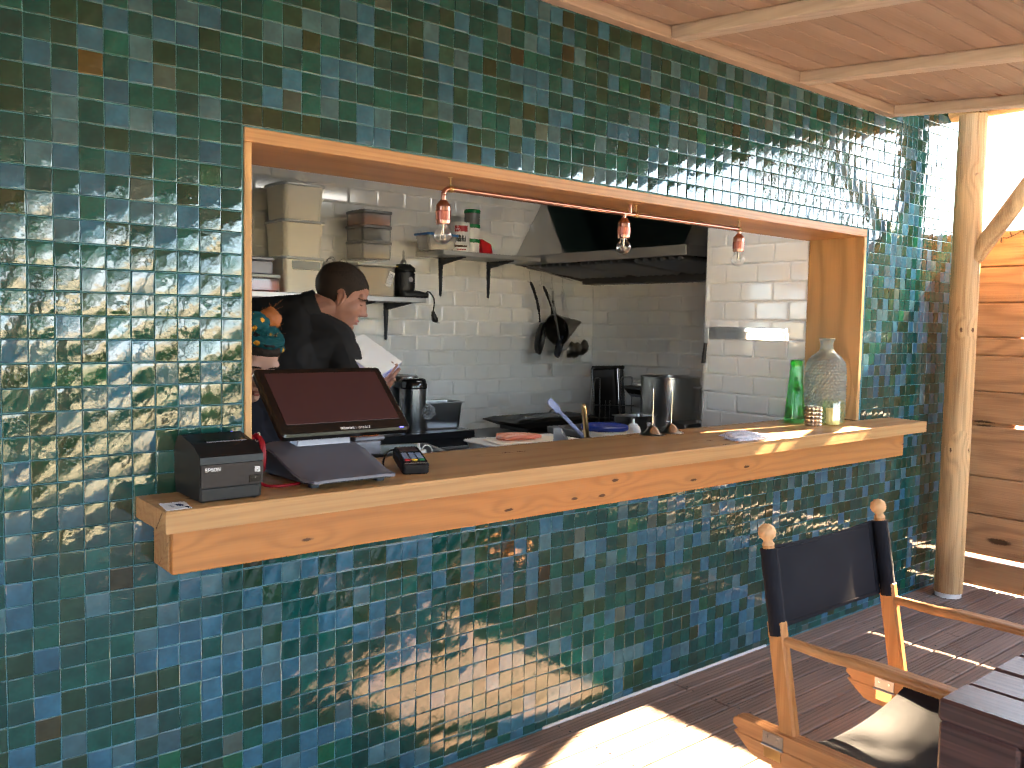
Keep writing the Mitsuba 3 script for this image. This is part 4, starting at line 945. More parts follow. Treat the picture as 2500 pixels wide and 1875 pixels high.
c0, tip = np.array([3.835, 2.42, 1.352]), np.array([4.095, 2.45, 1.412])
ax_ = (tip - c0) / np.linalg.norm(tip - c0); Lc = np.linalg.norm(tip - c0)
m = lathe([(.112, 0), (.110, .004), (.06, Lc * .5), (.008, Lc), (0, Lc + .003)], 40)
A = trimesh.geometry.align_vectors([0, 0, 1], ax_); m.apply_transform(A); m.apply_translation(c0)
part(t, 'cone', m, pr('worn_steel', (0.20, 0.185, 0.16), 0.2, 0.5, 1.0), smooth=40)
ring = lathe([(.110, -.003), (.115, -.003), (.115, .003), (.110, .003), (.110, -.003)], 40); ring.apply_transform(A); ring.apply_translation(c0)
part(t, 'rim', ring, 'steel', smooth=40)
part(t, 'handle', tube([(3.755, 2.42, 1.600), (3.80, 2.40, 1.45), (3.848, 2.395, 1.262), (3.862, 2.395, 1.235)], [.006, .0075, .0075, .004], 8), 'steel', smooth=40)
t = thing('kitchen_tongs', 'steel tongs with black grip hanging from the third hook', 'tongs')
part(t, 'grip', tube([(3.853, 2.49, 1.630), (3.856, 2.49, 1.56)], .009, 8), 'steel', smooth=40)
part(t, 'arm', tube([(3.85, 2.49, 1.56), (3.845, 2.48, 1.44)], .011, 8), 'cast_black', smooth=40)
part(t, 'arm', tube([(3.862, 2.49, 1.57), (3.88, 2.48, 1.47), (3.885, 2.47, 1.43)], .004, 8), 'steel', smooth=40)
for i, (bx_, by, bz, hx) in enumerate(((4.015, 2.46, 1.208, 3.944), (4.078, 2.47, 1.205, 3.958), (4.160, 2.48, 1.225, 3.972))):
    t = thing('steel_ladle', ['left', 'middle', 'right'][i] + ' of three polished steel ladles hanging from the fourth hook', 'ladle', 'ladles on the fourth hook')
    m = lathe([(0, -.034), (.027, -.030), (.050, -.012), (.060, .008), (.062, .008), (.053, -.013), (.028, -.033), (0, -.037)], 32)
    part(t, 'bowl', place(m, ('y', -78), ('z', -62), at=(bx_, by, bz)), 'worn_steel', smooth=40)
    part(t, 'handle', tube([(hx, 2.495, 1.625), (hx + .01, 2.49, 1.5), (bx_ - .025, by + .01, bz + .05)], .0034, 8), 'chrome', smooth=40)
# ---- back counter: press, rack, plates
t = thing('contact_grill', 'low black contact grill with a flared lid on the back counter', 'grill')
part(t, 'lid', hull(box(3.30, 3.98, 2.16, 2.46, .757, .762, .002), box(3.245, 4.0, 2.14, 2.50, .738, .744, .002), box(3.36, 3.96, 2.16, 2.48, .700, .706, .002)), 'cast_black')
part(t, 'slot', box(3.42, 3.74, 2.20, 2.32, .7625, .765, .001), 'gloss_black')
part(t, 'base', box(3.38, 3.95, 2.18, 2.48, .672, .6995, .004), 'dark_steel')
for x in (3.42, 3.9): part(t, 'foot', tube([(x, 2.22, .6602), (x, 2.22, .6725)], .015, 10), 'cast_black')
part(t, 'cable', tube(bez([(3.86, 2.50, .70), (3.88, 2.53, .75), (3.94, 2.53, .775), (3.985, 2.51, .75), (3.96, 2.50, .70)], 30), .005, 8), 'cast_black', smooth=True)
t = thing('griddle_plate', 'upright dark griddle plate in a wire stand in the kitchen corner', 'griddle plate')
part(t, 'plate', obox((4.225, 2.27, .885), (.325, .012, .41), ('x', -6), b=.004), 'dark_steel')
part(t, 'bent_top', obox((4.225, 2.283, 1.085), (.325, .03, .028), ('x', -6), b=.008), 'cast_black')
part(t, 'bar', obox((4.31, 2.245, .89), (.022, .008, .38), ('x', -6), b=.002), 'steel')
t = thing('wire_stand', 'steel wire rack holding the griddle plate upright', 'rack')
wz = .6602
ms = []
for x0_, x1_ in ((3.985, 4.065), (4.255, 4.395)):
    ms.append(tube([(x0_, 2.18, wz), (x0_, 2.18, .9), (x0_, 2.18, 1.0), (x0_ + .004, 2.18, 1.014), (x0_ + .018, 2.182, 1.02), (x1_ - .018, 2.2, 1.02), (x1_ - .004, 2.2, 1.014), (x1_, 2.2, 1.0), (x1_, 2.2, .9), (x1_, 2.2, wz)], .0046, 8))
for x in (4.09, 4.135, 4.235): ms.append(tube([(x, 2.17, wz), (x, 2.17, .86)], .0034, 8))
for z in (.74, .83): ms.append(tube([(3.985, 2.175, z), (4.39, 2.175, z - .02)], .0034, 8))
part(t, 'wire_frame', cat(*ms), 'steel', smooth=40)
t = thing('wall_control_box', 'black wall box with a pale ribbed front beside the stockpot', 'control box')
part(t, 'cover', hull(box(4.18, 4.393, 1.90, 2.08, .945, .97, .003), box(4.24, 4.393, 1.90, 2.08, .90, .91, .003)), 'dark_steel')
for k in range(6): part(t, 'rib', obox((4.213 + .006 * k, 1.99, .935 - .008 * k), (.01, .16, .006), ('y', 50), b=.001), 'silver_plastic')
# ---- stockpot and pans
t = thing('stockpot', 'tall steel stockpot with loop handles on the counter under the hood', 'stockpot')
sx, sy = 4.145, 1.63
pr('pot_steel', (0.58, 0.57, 0.55), 0.2, 0.5, 1.0)
part(t, 'body', lathe([(0, .7405), (.186, .7405), (.192, .748), (.192, 1.052), (.197, 1.056), (.197, 1.062), (.190, 1.060), (.189, .75), (0, .746)], 56, (sx, sy, 0)), 'pot_steel', smooth=40)
for a in (190, -15):
    d = np.array([math.cos(math.radians(a - 60)), math.sin(math.radians(a - 60)), 0]); s_ = np.array([-d[1], d[0], 0])
    b = np.array([sx, sy, 1.0]) + d * .192
    part(t, 'handle', tube(bez([b - s_ * .05, b - s_ * .045 + d * .04, b + s_ * .045 + d * .04, b + s_ * .05], 20), .006, 8), 'chrome', smooth=40)
def gn_pan(name, label, x0, x1, y0, y1, z0, z1, rz=0, film=False, catn='pan', mat='steel'):
    t = thing(name, label, catn)
    cx_, cy_ = (x0 + x1) / 2, (y0 + y1) / 2
    w_, d_ = x1 - x0, y1 - y0
    def ringpts(w, d, r, z):
        p = np.array(rrect(w, d, r, 5).exterior.coords)[:-1]
        return np.c_[p, np.full(len(p), z)]
    lv = [ringpts(w_ - .05, d_ - .05, .03, z0), ringpts(w_ - .035, d_ - .035, .03, z0 + .012), ringpts(w_ - .022, d_ - .022, .03, z1 - .006), ringpts(w_, d_, .016, z1), ringpts(w_, d_, .016, z1 - .004), ringpts(w_ - .018, d_ - .018, .028, z1 - .008)]
    lv = [lv[0], lv[1], lv[5], lv[4], lv[3], ringpts(w_ - .026, d_ - .026, .03, z1 - .002), ringpts(w_ - .038, d_ - .038, .03, z0 + .016), ringpts(w_ - .054, d_ - .054, .03, z0 + .005)]
    n = len(lv[0]); V = np.vstack(lv); F = []
    for i in range(len(lv) - 1):
        for j in range(n):
            a, b = i * n + j, i * n + (j + 1) % n
            F += [[a, b, b + n], [a, b + n, a + n]]
    for j in range(1, n - 1):
        F.append([0, j + 1, j]); o_ = (len(lv) - 1) * n; F.append([o_, o_ + j, o_ + j + 1])
    m = trimesh.Trimesh(V, np.array(F), process=False)
    part(t, 'pan_body', place(m, ('z', rz), at=(cx_, cy_, 0)), mat, smooth=35)
    if film:
        f_ = trimesh.creation.icosphere(subdivisions=4); v = np.array(f_.vertices)
        v = v * (0.7 + 0.6 * meshkit.fbm(v * 3 + 5, 3, 9))[:, None] * np.array([.06, .06, .045]) + np.array([x0 + .01, y0 + .02, z1 - .045])
        part(t, 'cling_film', trimesh.Trimesh(v, f_.faces, process=False), 'clear_plastic')
    return t
gn_pan('deep_steel_pan', 'deep steel food pan with cling film standing on the dark fridge counter', 2.265, 2.54, 1.74, 1.92, .8005, .950, -6, film=True)
gn_pan('rim_steel_pan', 'steel food pan with a spoon on its rim left of the stockpot', 3.42, 3.66, 1.30, 1.47, .7405, .856, -4)
gn_pan('shallow_steel_pan', 'shallow steel pan in front of the stockpot', 3.76, 4.05, 1.16, 1.34, .7405, .808, -4)
gn_pan('shallow_steel_tray', 'shallow steel tray between the till and the fridge counter', 1.20, 1.49, .42, .64, .8205, .925, -14)
t = thing('spoon', 'white spoon hooked on the rim of the steel pan', 'spoon')
part(t, 'handle', tube(bez([(3.59, 1.29, .87), (3.60, 1.285, .84), (3.598, 1.283, .79)], 10), [.006] * 3 + [.003] * 7, 8), 'white_ink', smooth=40)
t = thing('plastic_tray', 'translucent plastic tub beside the salmon board', 'tub')
part(t, 'tub_body', hull(place(slab(.42, .20, .002, .03, .0005), ('z', -6), at=(2.02, .62, .8215)), place(slab(.45, .225, .002, .03, .0005), ('z', -6), at=(2.02, .62, .893))), 'lid_plastic', smooth=30)
part(t, 'rim', place(slab(.475, .25, .007, .035, .003), ('z', -6), at=(2.02, .62, .897)), 'milk_plastic', smooth=30)
t = thing('salmon_board', 'thin white board under the salmon', 'board')
part(t, 'board', place(slab(.33, .15, .006, .01, .002), ('z', -12), at=(1.99, .575, .9042)), 'white_plastic', smooth=30)
t = thing('salmon_fillet', 'pink salmon fillet lying on a white board', 'salmon')
f_ = trimesh.creation.icosphere(subdivisions=4); v = np.array(f_.vertices)
v = np.sign(v) * np.abs(v) ** .6; v = v * np.array([.10, .05, .013]) * (0.9 + .2 * meshkit.fbm(v * 1.5, 3, 3))[:, None]; v[:, 2] = np.maximum(v[:, 2], -.012)
v[:, 2] *= 1 + .35 * v[:, 0] / .1 * -1
part(t, 'flesh', place(trimesh.Trimesh(v, f_.faces, process=False), ('z', -10), at=(1.975, .60, .9195)), 'salmon_flesh', smooth=True)
# ---- tools sticking up behind the counter
t = thing('blue_spatula', 'blue grey plastic spatula leaning in a tub behind the counter', 'spatula')
a, b = np.array([2.150, .60, 1.052]), np.array([2.375, .60, .872])
part(t, 'handle', tube([a + (b - a) * .18, b], [.008, .009], 10), 'blue_grey_plastic', smooth=40)
d = (b - a) / np.linalg.norm(b - a)
part(t, 'blade', place(slab(.032, .085, .006, .014, .002), ('x', 90), ('y', -51 + 0), at=a + d * .022), 'blue_grey_plastic', smooth=30)
t = thing('brass_handle', 'brass coloured rounded rod standing behind the counter', 'handle')
part(t, 'rod', tube([(2.244, .50, 1.052), (2.246, .50, 1.046), (2.249, .50, 1.036), (2.285, .50, .8205)], [.003, .009, .0122, .0125], 16), 'brass', smooth=40)
t = thing('blue_lid_bucket', 'white bucket with a dark blue lid behind the counter', 'bucket')
bx_, by = 2.690, .62
bx_ = 2.500
part(t, 'pail', lathe([(0, .8205), (.092, .8205), (.102, .912), (0, .913)], 40, (bx_, by, 0)), 'white_plastic', smooth=40)
part(t, 'lid', lathe([(0, .9135), (.106, .9135), (.109, .917), (.109, .930), (.104, .935), (.09, .932), (0, .932)], 40, (bx_, by, 0)), 'blue_plastic', smooth=40)
part(t, 'ear', box(bx_ + .104, bx_ + .122, by - .03, by - .01, .885, .91, .003), 'white_plastic')
for i, (x, y, zt, lab) in enumerate(((2.672, .60, .955, 'squeeze bottle with a nozzle between the blue lid bucket and the bill spikes'), (2.735, .66, .925, 'smaller squeeze bottle tucked behind the other beside the bill spikes'), (1.318, .36, .965, 'white squeeze bottle right behind the card reader'), (1.372, .40, .934, 'low white bottle top right of the card reader'))):
    t = thing('squeeze_bottle', lab, 'squeeze bottle', 'white squeeze bottles')
    r_ = .036 if i < 3 else .02
    part(t, 'bottle_body', lathe([(0, .8205), (r_ - .002, .8205), (r_, .83), (r_, zt - .055), (r_ * .8, zt - .035), (0, zt - .033)], 28, (x, y, 0)), 'milk_plastic', smooth=40)
    part(t, 'nozzle', lathe([(r_ * .6, zt - .0335), (r_ * .6, zt - .025), (.008, zt - .022), (.0045, zt), (0, zt)], 20, (x, y, 0)), 'milk_plastic', smooth=40)
t = thing('nozzle_cap_strap', 'clear plastic strap arching over the bottle behind the card reader', 'strap')
part(t, 'strap', tube(bez([(1.322, .345, .945), (1.345, .345, .958), (1.362, .345, .945), (1.360, .345, .92)], 20), .0022, 6), 'milk_plastic', smooth=True)
for i, (x, y, z, s, lab) in enumerate(((2.030, .42, .935, 1, 'bent steel clip standing left of the spatula'), (2.590, .42, .925, -1, 'bent steel clip standing behind the left bill spike'))):
    t = thing('steel_clip', lab, 'clip', 'bent steel clips behind the counter')
    part(t, 'sheet', prism_xz([(x - .026, z + .037), (x + .016, z + .034), (x + .055, z - .012), (x + .05, .8205), (x - .02, .8205)], y, y + .0015), 'steel_dull')
    part(t, 'wire', tube([(x + .016, y - .004, z + .034), (x + .004, y - .02, z + .012), (x + .03, y - .02, z - .008)], .0018, 6), 'chrome', smooth=40)
# ---- insulated dispensers
for i, (x, y, r_, z1, lab) in enumerate(((2.215, 1.78, .073, 1.085, 'nearer black and steel insulated dispenser behind the till'), (2.300, 2.02, .095, 1.088, 'wider steel dispenser with pale band behind the other'))):
    t = thing('insulated_dispenser', lab, 'dispenser', 'insulated dispensers on the fridge counter')
    part(t, 'steel_body', lathe([(0, .8005), (r_ - .004, .8005), (r_ - .002, .81), (r_ - .002, z1 - .055), (0, z1 - .054)], 40, (x, y, 0)), 'steel', smooth=40)
    if i: part(t, 'band', lathe([(r_ - .001, z1 - .054), (r_ + .001, z1 - .052), (r_ + .001, z1 - .036), (r_ - .001, z1 - .034)], 40, (x, y, 0)), 'white_plastic', smooth=40)
    part(t, 'lid', lathe([(0, z1 - .0535), (r_ + (.002 if i == 0 else -.002), z1 - .0535), (r_ + (.003 if i == 0 else -.002), z1 - .03), (r_ - .006, z1 - .006), (r_ - .016, z1), (0, z1 + .001)], 40, (x, y, 0)), 'gloss_black' if i == 0 else 'steel', smooth=40)
    if i == 0: part(t, 'spout', hull(box(x - .095, x - .06, y - .035, y + .035, z1 - .05, z1 - .012, .005), box(x - .06, x - .05, y - .03, y + .03, z1 - .045, z1 - .02, .004)), 'cast_black')
t = thing('orange_handle_tool', 'orange handled tool lying behind the till stand', 'tool')
part(t, 'handle', tube([(1.13, .50, .9945), (1.24, .50, .9935)], .011, 10), 'orange_plastic', smooth=40)
part(t, 'sleeve', obox((1.20, .51, .975), (.12, .05, .014), b=.004), 'silver_plastic')
t = thing('tool_rest', 'small grey block with two holes under the orange handled tool', 'rest')
part(t, 'block', hull(box(1.10, 1.24, .48, .545, .8205, .83, .004), box(1.12, 1.24, .48, .54, .955, .967, .004)), 'silver_plastic')
# ---- magnetic knife bar on the partition
t = thing('magnetic_knife_bar', 'polished steel knife bar on the white tiled return wall', 'knife rack')
kx = 3.5945
part(t, 'bar', box(kx - .018, kx - .001, .392, .905, 1.366, 1.392, .002), 'chrome')
part(t, 'face', box(kx - .0045, kx - .0008, .392, .896, 1.326, 1.3655, .001), 'chrome')
t = thing('kitchen_knife', 'black handled knife hanging at the far end of the knife bar', 'knife')
part(t, 'blade', box(kx - .0205, kx - .0185, .886, .910, 1.30, 1.388, .0006), 'steel')
part(t, 'handle', tube([(kx - .02, .905, 1.302), (kx - .02, .915, 1.19)], [.010, .012], 10), 'cast_black', smooth=40)
# ================================================================ director's chair
t = thing('folding_chair', 'wooden folding armchair with black canvas back and seat, facing the dark table', 'chair')
XN, XF = 1.620, 2.200
def post_pt(x, s):            # along the raked back post, s = 0 at the rail, 1 under the finial
    return np.array([x, -0.935 + 0.085 * s, 0.340 + 0.475 * s])
for x in (XN, XF):
    a, b = post_pt(x, 0), post_pt(x, 1)
    dv = (b - a) / np.linalg.norm(b - a)
    ang = math.degrees(math.atan2(-dv[1], dv[2]))
    part(t, 'back_post', obox(a + dv * 0.14, (0.030, 0.048, 0.30), ('x', ang), b=0.006), 'wood_chair')
    part(t, 'upper_post', tube([a + dv * 0.2902, b], [0.0165, 0.0155], 16), 'wood_chair', smooth=40)
    fz = np.array([0, 0, 1.0])
    m = lathe([(0.0155, 0), (0.0165, 0.003), (0.0125, 0.010), (0.012, 0.014), (0.0205, 0.022), (0.0238, 0.034), (0.0205, 0.047), (0.010, 0.056), (0, 0.0575)], 24)
    m.apply_transform(rot('x', ang)); m.apply_translation(b + dv * 0.0005)
    part(t, 'finial', m, 'turned_wood', smooth=True)
# back canvas: sleeves round the posts and the panel between
def canvas_back():
    ms = []
    for x in (XN, XF):
        pts = [post_pt(x, s) for s in np.linspace(0.52, 0.985, 12)]
        rr_ = 0.0225 + 0.0008 * np.sin(np.arange(12) * 1.7)
        ms.append(tube(pts, rr_, 18))
    n1, n2 = 40, 24
    u, v = np.meshgrid(np.linspace(0, 1, n1), np.linspace(0, 1, n2), indexing='ij')
    s = 0.522 + 0.46 * v - 0.012 * np.sin(PI * u) * (v - 0.5) * 2
    x = XN + (XF - XN) * u
    y = -0.935 + 0.085 * s + 0.020 - 0.006 * np.sin(PI * u) + 0.0035 * (meshkit.noise(np.stack([u * 5, v * 4, u * 0], -1), 5) - 0.5) * np.sin(PI * u) + 0.006 * np.exp(-((u - 0.09) / .07) ** 2 - ((v - .75) / .25) ** 2)
    z = 0.340 + 0.475 * s
    top = np.stack([x, y - 0.0012, z], -1).reshape(-1, 3); bot = np.stack([x, y + 0.0012, z], -1).reshape(-1, 3)
    n = len(top); F = []
    for i in range(n1 - 1):
        for j in range(n2 - 1):
            a = i * n2 + j
            F += [[a, a + n2, a + n2 + 1], [a, a + n2 + 1, a + 1], [n + a, n + a + n2 + 1, n + a + n2], [n + a, n + a + 1, n + a + n2 + 1]]
    for i in range(n1 - 1):
        for j in (0, n2 - 1):
            a = i * n2 + j
            F += [[a, n + a, n + a + n2], [a, n + a + n2, a + n2]]
    ms.append(trimesh.Trimesh(np.vstack([top, bot]), np.array(F), process=False))
    return cat(*ms), (lambda uu, vv: np.array([XN + (XF - XN) * uu, -0.935 + 0.085 * (0.522 + 0.46 * vv) + 0.020 - 0.006 * math.sin(PI * uu) - 0.0022, 0.340 + 0.475 * (0.522 + 0.46 * vv - 0.012 * math.sin(PI * uu) * (vv - .5) * 2)]))
cb, cpt = canvas_back()
bk = part(t, 'backrest', cb, 'canvas', smooth=50)
for vv in (0.045, 0.955): part(bk, 'seam', tube([cpt(u, vv) for u in np.linspace(0.05, 0.95, 26)], 0.0016, 6), 'canvas', smooth=True)
for uu in (0.065, 0.935): part(bk, 'seam', tube([cpt(uu, v) for v in np.linspace(0.02, 0.98, 12)], 0.0014, 6), 'canvas', smooth=True)
# arms: round at the back, flattening into a paddle
for x in (XN, XF):
    secs = []
    for y, w, h, dz in ((-0.895, .012, .012, 0), (-0.97, .014, .013, -.001), (-1.03, .015, .014, -.002), (-1.06, .020, .014, 0.0), (-1.10, .027, .013, .004), (-1.18, .029, .012, .006), (-1.30, .028, .011, .006), (-1.375, .024, .010, .005), (-1.385, .018, .007, .004)):
        th = np.arange(18) * 2 * PI / 18
        c_, s_ = np.cos(th), np.sin(th)
        e = 0.75
        secs.append(np.stack([x + w * np.sign(c_) * np.abs(c_) ** e, np.full(18, y), 0.577 + dz + h * np.sign(s_) * np.abs(s_) ** e], -1))
    V = np.vstack(secs); F = []
    for i in range(len(secs) - 1):
        for j in range(18):
            a, b = i * 18 + j, i * 18 + (j + 1) % 18
            F += [[a, b, b + 18], [a, b + 18, a + 18]]
    for j in range(1, 17):
        o_ = (len(secs) - 1) * 18
        F += [[0, j + 1, j], [o_, o_ + j, o_ + j + 1]]
    part(t, 'armrest', trimesh.Trimesh(V, np.array(F), process=False), 'wood_arm', smooth=50)
    part(t, 'front_post', box(x - 0.014, x + 0.014, -1.365, -1.325, 0.3405, 0.5665, 0.005), 'wood_chair')
    # upper and lower side rails with the hinge between
    part(t, 'seat_rail', prism_yz([(-0.80, 0.306), (-0.785, 0.300), (-1.46, 0.294), (-1.46, 0.338), (-0.80, 0.340), (-0.782, 0.334), (-0.78, 0.318)], x - 0.028, x + 0.012), 'wood_arm')
    part(t, 'lower_rail', prism_yz([(-0.785, 0.2985), (-0.84, 0.256), (-0.87, 0.250), (-1.46, 0.246), (-1.46, 0.2925)], x - 0.028, x + 0.012), 'wood_arm')
    hn = part(t, 'hinge', box(x - 0.0305, x - 0.0282, -0.935, -0.875, 0.300, 0.334, 0.0008), 'steel_dull')
    part(hn, 'barrel', tube([(x - 0.031, -0.937, 0.2985), (x - 0.031, -0.873, 0.2985)], 0.0035, 8), 'steel_dull', smooth=40)
    part(hn, 'leaf', box(x - 0.0303, x - 0.0283, -0.93, -0.88, 0.266, 0.2965, 0.0006), 'brass')
    for yy in (-0.92, -0.89): part(hn, 'screw', place(lathe([(0, 0), (.0035, 0), (.003, .0012), (0, .0014)], 10), ('y', -90), at=(x - 0.0305, yy, 0.322)), 'chrome')
    for y0_, y1_ in ((-0.90, -1.40), (-1.40, -0.90)):
        part(t, 'leg', tube([(x - 0.008, y0_, 0.25), (x - 0.008 + (0.012 if y0_ > y1_ else -0.012), (y0_ + y1_) / 2, 0.13), (x - 0.008, y1_, 0.022)], 0.015, 8), 'wood_chair', smooth=40)
    part(t, 'floor_rail', box(x - 0.025, x + 0.012, -1.46, -0.86, 0.0015, 0.04, 0.004), 'wood_arm')
def seat():
    n1, n2 = 30, 30
    u, v = np.meshgrid(np.linspace(0, 1, n1), np.linspace(0, 1, n2), indexing='ij')
    x = XN + 0.006 + (XF - XN - 0.020) * u
    y = -0.965 - 0.45 * v + 0.02 * np.sin(PI * u)
    z = 0.338 - 0.075 * np.sin(PI * u) ** 0.8 + 0.010 * (meshkit.noise(np.stack([u * 4, v * 3, u * 0 + 1], -1), 8) - 0.5) + 0.006 * np.sin(9 * v + 3 * u) * np.sin(PI * u)
    top = np.stack([x, y, z], -1).reshape(-1, 3); bot = top - [0, 0, 0.0022]
    n = len(top); F = []
    for i in range(n1 - 1):
        for j in range(n2 - 1):
            a = i * n2 + j
            F += [[a, a + n2 + 1, a + n2], [a, a + 1, a + n2 + 1], [n + a, n + a + n2, n + a + n2 + 1], [n + a, n + a + n2 + 1, n + a + 1]]
    ring = [j for j in range(n2)] + [i * n2 + n2 - 1 for i in range(1, n1)] + [(n1 - 1) * n2 + j for j in range(n2 - 2, -1, -1)] + [i * n2 for i in range(n1 - 2, 0, -1)]
    for a, b in zip(ring, ring[1:] + ring[:1]): F += [[a, b, n + b], [a, n + b, n + a]]
    return trimesh.Trimesh(np.vstack([top, bot]), np.array(F), process=False)
part(t, 'seat', seat(), 'canvas', smooth=50)
# ================================================================ table
t = thing('timber_table', 'heavy dark stained timber table at the bottom right, its corner in view', 'table')
TX, TY, TZ = 1.340, -1.425, 0.680
for i in range(9):
    x0 = TX + i * 0.124
    part(t, 'plank', box(x0, x0 + 0.1195, -2.35, TY - (0.002 if i % 2 else 0), TZ - 0.045, TZ - (0.0015 if i % 3 == 1 else 0), 0.006), 'wood_table')
for x in (TX + 0.002, TX + 0.96):
    for y in (TY - 0.147, -2.345):
        part(t, 'leg', box(x, x + 0.145, y, y + 0.145, 0.002, TZ - 0.0455, 0.006), 'wood_table')
part(t, 'apron', box(TX + 0.012, TX + 0.06, -2.195, TY - 0.152, TZ - 0.30, TZ - 0.0455, 0.004), 'wood_table')
part(t, 'apron', box(TX + 0.15, TX + 0.955, TY - 0.07, TY - 0.02, TZ - 0.20, TZ - 0.0455, 0.004), 'wood_table')
part(t, 'bolt_head', place(lathe([(0, 0), (.010, 0), (.009, .003), (0, .004)], 16), ('y', -90), at=(TX + 0.0018, TY - 0.075, TZ - 0.16)), 'steel_dull', smooth=40)
# ================================================================ people
def ell(d, c, a):
    """far intersection of rays from the origin along d with an ellipsoid"""
    c, a = np.array(c), np.array(a)
    D, C = d / a, -c / a
    A = (D * D).sum(1); B = (D * C).sum(1); K = (C * C).sum() - 1
    q = B * B - A * K
    return np.where(q > 0, np.maximum(0, (-B + np.sqrt(np.maximum(q, 0))) / A), 0)
def head_mesh(sub=6, female=False):
    m = trimesh.creation.icosphere(subdivisions=sub)
    d = np.array(m.vertices)
    parts_ = [((-.014, 0, .038), (.098, .076, .086)), ((.022, 0, -.020), (.070, .064, .092)), ((.040, 0, -.070), (.046, .043, .048)), ((.058, 0, -.096), (.028, .026, .021)),
              ((.048, .036, -.028), (.036, .030, .036)), ((.048, -.036, -.028), (.036, .030, .036)), ((.070, .026, .024), (.022, .032, .016)), ((.070, -.026, .024), (.022, .032, .016)), ((.056, 0, .045), (.036, .052, .036))]
    r = sum(np.maximum(ell(d, c, a), 1e-6) ** 18 for c, a in parts_) ** (1 / 18)
    p = d * r[:, None]
    def g(c, s):
        return np.exp(-(((p - np.array(c)) / np.array(s)) ** 2).sum(1))
    def push(c, s, v):
        nonlocal p
        p = p + g(c, s)[:, None] * np.array(v)
    for y in (.033, -.033):
        push((.086, y, .002), (.03, .018, .011), (-.009, 0, 0))       # socket
        push((.084, y, -.001), (.03, .012, .007), (.0065, 0, 0))          # lid bulge
        push((.09, y * 1.0, .020), (.03, .022, .009), (.003, 0, 0)) # brow
    push((.094, 0, .004), (.03, .010, .016), (.010, 0, 0))             # bridge
    push((.094, 0, -.016), (.03, .011, .016), (.015, 0, 0))
    push((.095, 0, -.034), (.04, .013, .011), (.026, 0, 0))            # tip
    for y in (.014, -.014): push((.09, y, -.038), (.03, .008, .008), (.011, 0, 0))
    push((.09, 0, -.052), (.04, .020, .006), (-.003, 0, 0))
    push((.085, 0, -.064), (.04, .024, .0055), (.0075, 0, 0))          # upper lip
    push((.085, 0, -.0705), (.04, .024, .0022), (-.0045, 0, 0))        # mouth line
    push((.082, 0, -.077), (.04, .020, .0055), (.0065, 0, 0))          # lower lip
    push((.08, 0, -.087), (.04, .018, .005), (-.003, 0, 0))
    for y in (.062, -.062): push((.02, y, -.06), (.03, .02, .03), (0, -.10 * y if female else .02 * y, 0))
    return trimesh.Trimesh(p, m.faces, process=False)
def skin_body(head, Rh, O, bones, ref=0.012):
    """one continuous surface: the head joined with hulls of spheres"""
    def man(mm):
        return m3.Manifold(m3.Mesh(np.asarray(mm.vertices, np.float32), np.asarray(mm.faces, np.uint32)))
    body = None
    for (a, ra), (b, rb) in bones:
        hm = m3.Manifold.batch_hull([m3.Manifold.sphere(ra, 20).translate(tuple(map(float, a))), m3.Manifold.sphere(rb, 20).translate(tuple(map(float, b)))])
        body = hm if body is None else body + hm
    body = body.refine_to_length(ref)
    mm = body.to_mesh()
    tm = trimesh.Trimesh(mm.vert_properties[:, :3], mm.tri_verts, process=True)
    tm = trimesh.smoothing.filter_taubin(tm, iterations=14)
    out = man(tm)
    if head is not None:
        hd = head.copy(); A = np.eye(4); A[:3, :3] = Rh; A[:3, 3] = O
        hd.apply_transform(A)
        out = out + man(hd)
    mm = out.to_mesh()
    return trimesh.Trimesh(mm.vert_properties[:, :3], mm.tri_verts, process=True)
def to_world(m, Rh, O):
    m = m.copy(); A = np.eye(4); A[:3, :3] = Rh; A[:3, 3] = O
    m.apply_transform(A); return m
def frame(f, roll=0.0):
    f = np.array(f, float); f /= np.linalg.norm(f)
    l = np.cross([0, 0, 1], f); l /= np.linalg.norm(l)
    u = np.cross(f, l)
    c, s = math.cos(math.radians(roll)), math.sin(math.radians(roll))
    l, u = c * l + s * u, c * u - s * l
    return np.stack([f, l, u], 1)
def shell(head, mask, off, seed=1, rough=0.0012):
    """cap on the head where mask(local points) is true, lifted by off"""
    v = np.array(head.vertices); f = np.array(head.faces)
    k = mask(v)
    ff = f[(k[f] > 0).all(1)]
    n = np.array(head.vertex_normals)
    lift = off * np.clip(k, 0, 1) ** 0.5 + rough * (meshkit.noise(v * 420, seed) - 0.3) * np.clip(k, 0, 1)
    vv = v + n * (0.0004 + lift)[:, None]
    used = np.unique(ff); remap = -np.ones(len(v), int); remap[used] = np.arange(len(used))
    return trimesh.Trimesh(vv[used], remap[ff], process=False)
def ear(Rh, O, side):
    m = sph((0, 0, 0), (.017, .007, .030), 3)
    v = np.array(m.vertices)
    v[:, 1] -= side * 0.006 * np.exp(-((v[:, 0] - .003) / .008) ** 2 - ((v[:, 2] - .002) / .013) ** 2) * (v[:, 1] * side > -0.002)
    m = trimesh.Trimesh(v, m.faces, process=False)
    rim = tube([(-.002 + .0165 * math.cos(a) * (1 - .25 * (math.sin(a) < 0)), side * .006, .001 + .029 * math.sin(a)) for a in np.linspace(-1.9, 2.6, 22)], np.r_[.003, np.full(20, .0042), .003], 8)
    m = cat(m, rim)
    m.apply_transform(rot('z', side * 22)); m.apply_transform(rot('y', -10))
    m.apply_translation((-.004, side * .0765, -.008))
    return to_world(m, Rh, O)
def skin_fn(p, n, uv):
    return mix((0.27, 0.125, 0.090), (0.35, 0.18, 0.13), fbm(p.x * 40, p.y * 40, p.z * 40))
pr('skin', proc(skin_fn), 0.5, 0.35)
pr('pale_skin', (0.50, 0.30, 0.23), 0.5, 0.35)
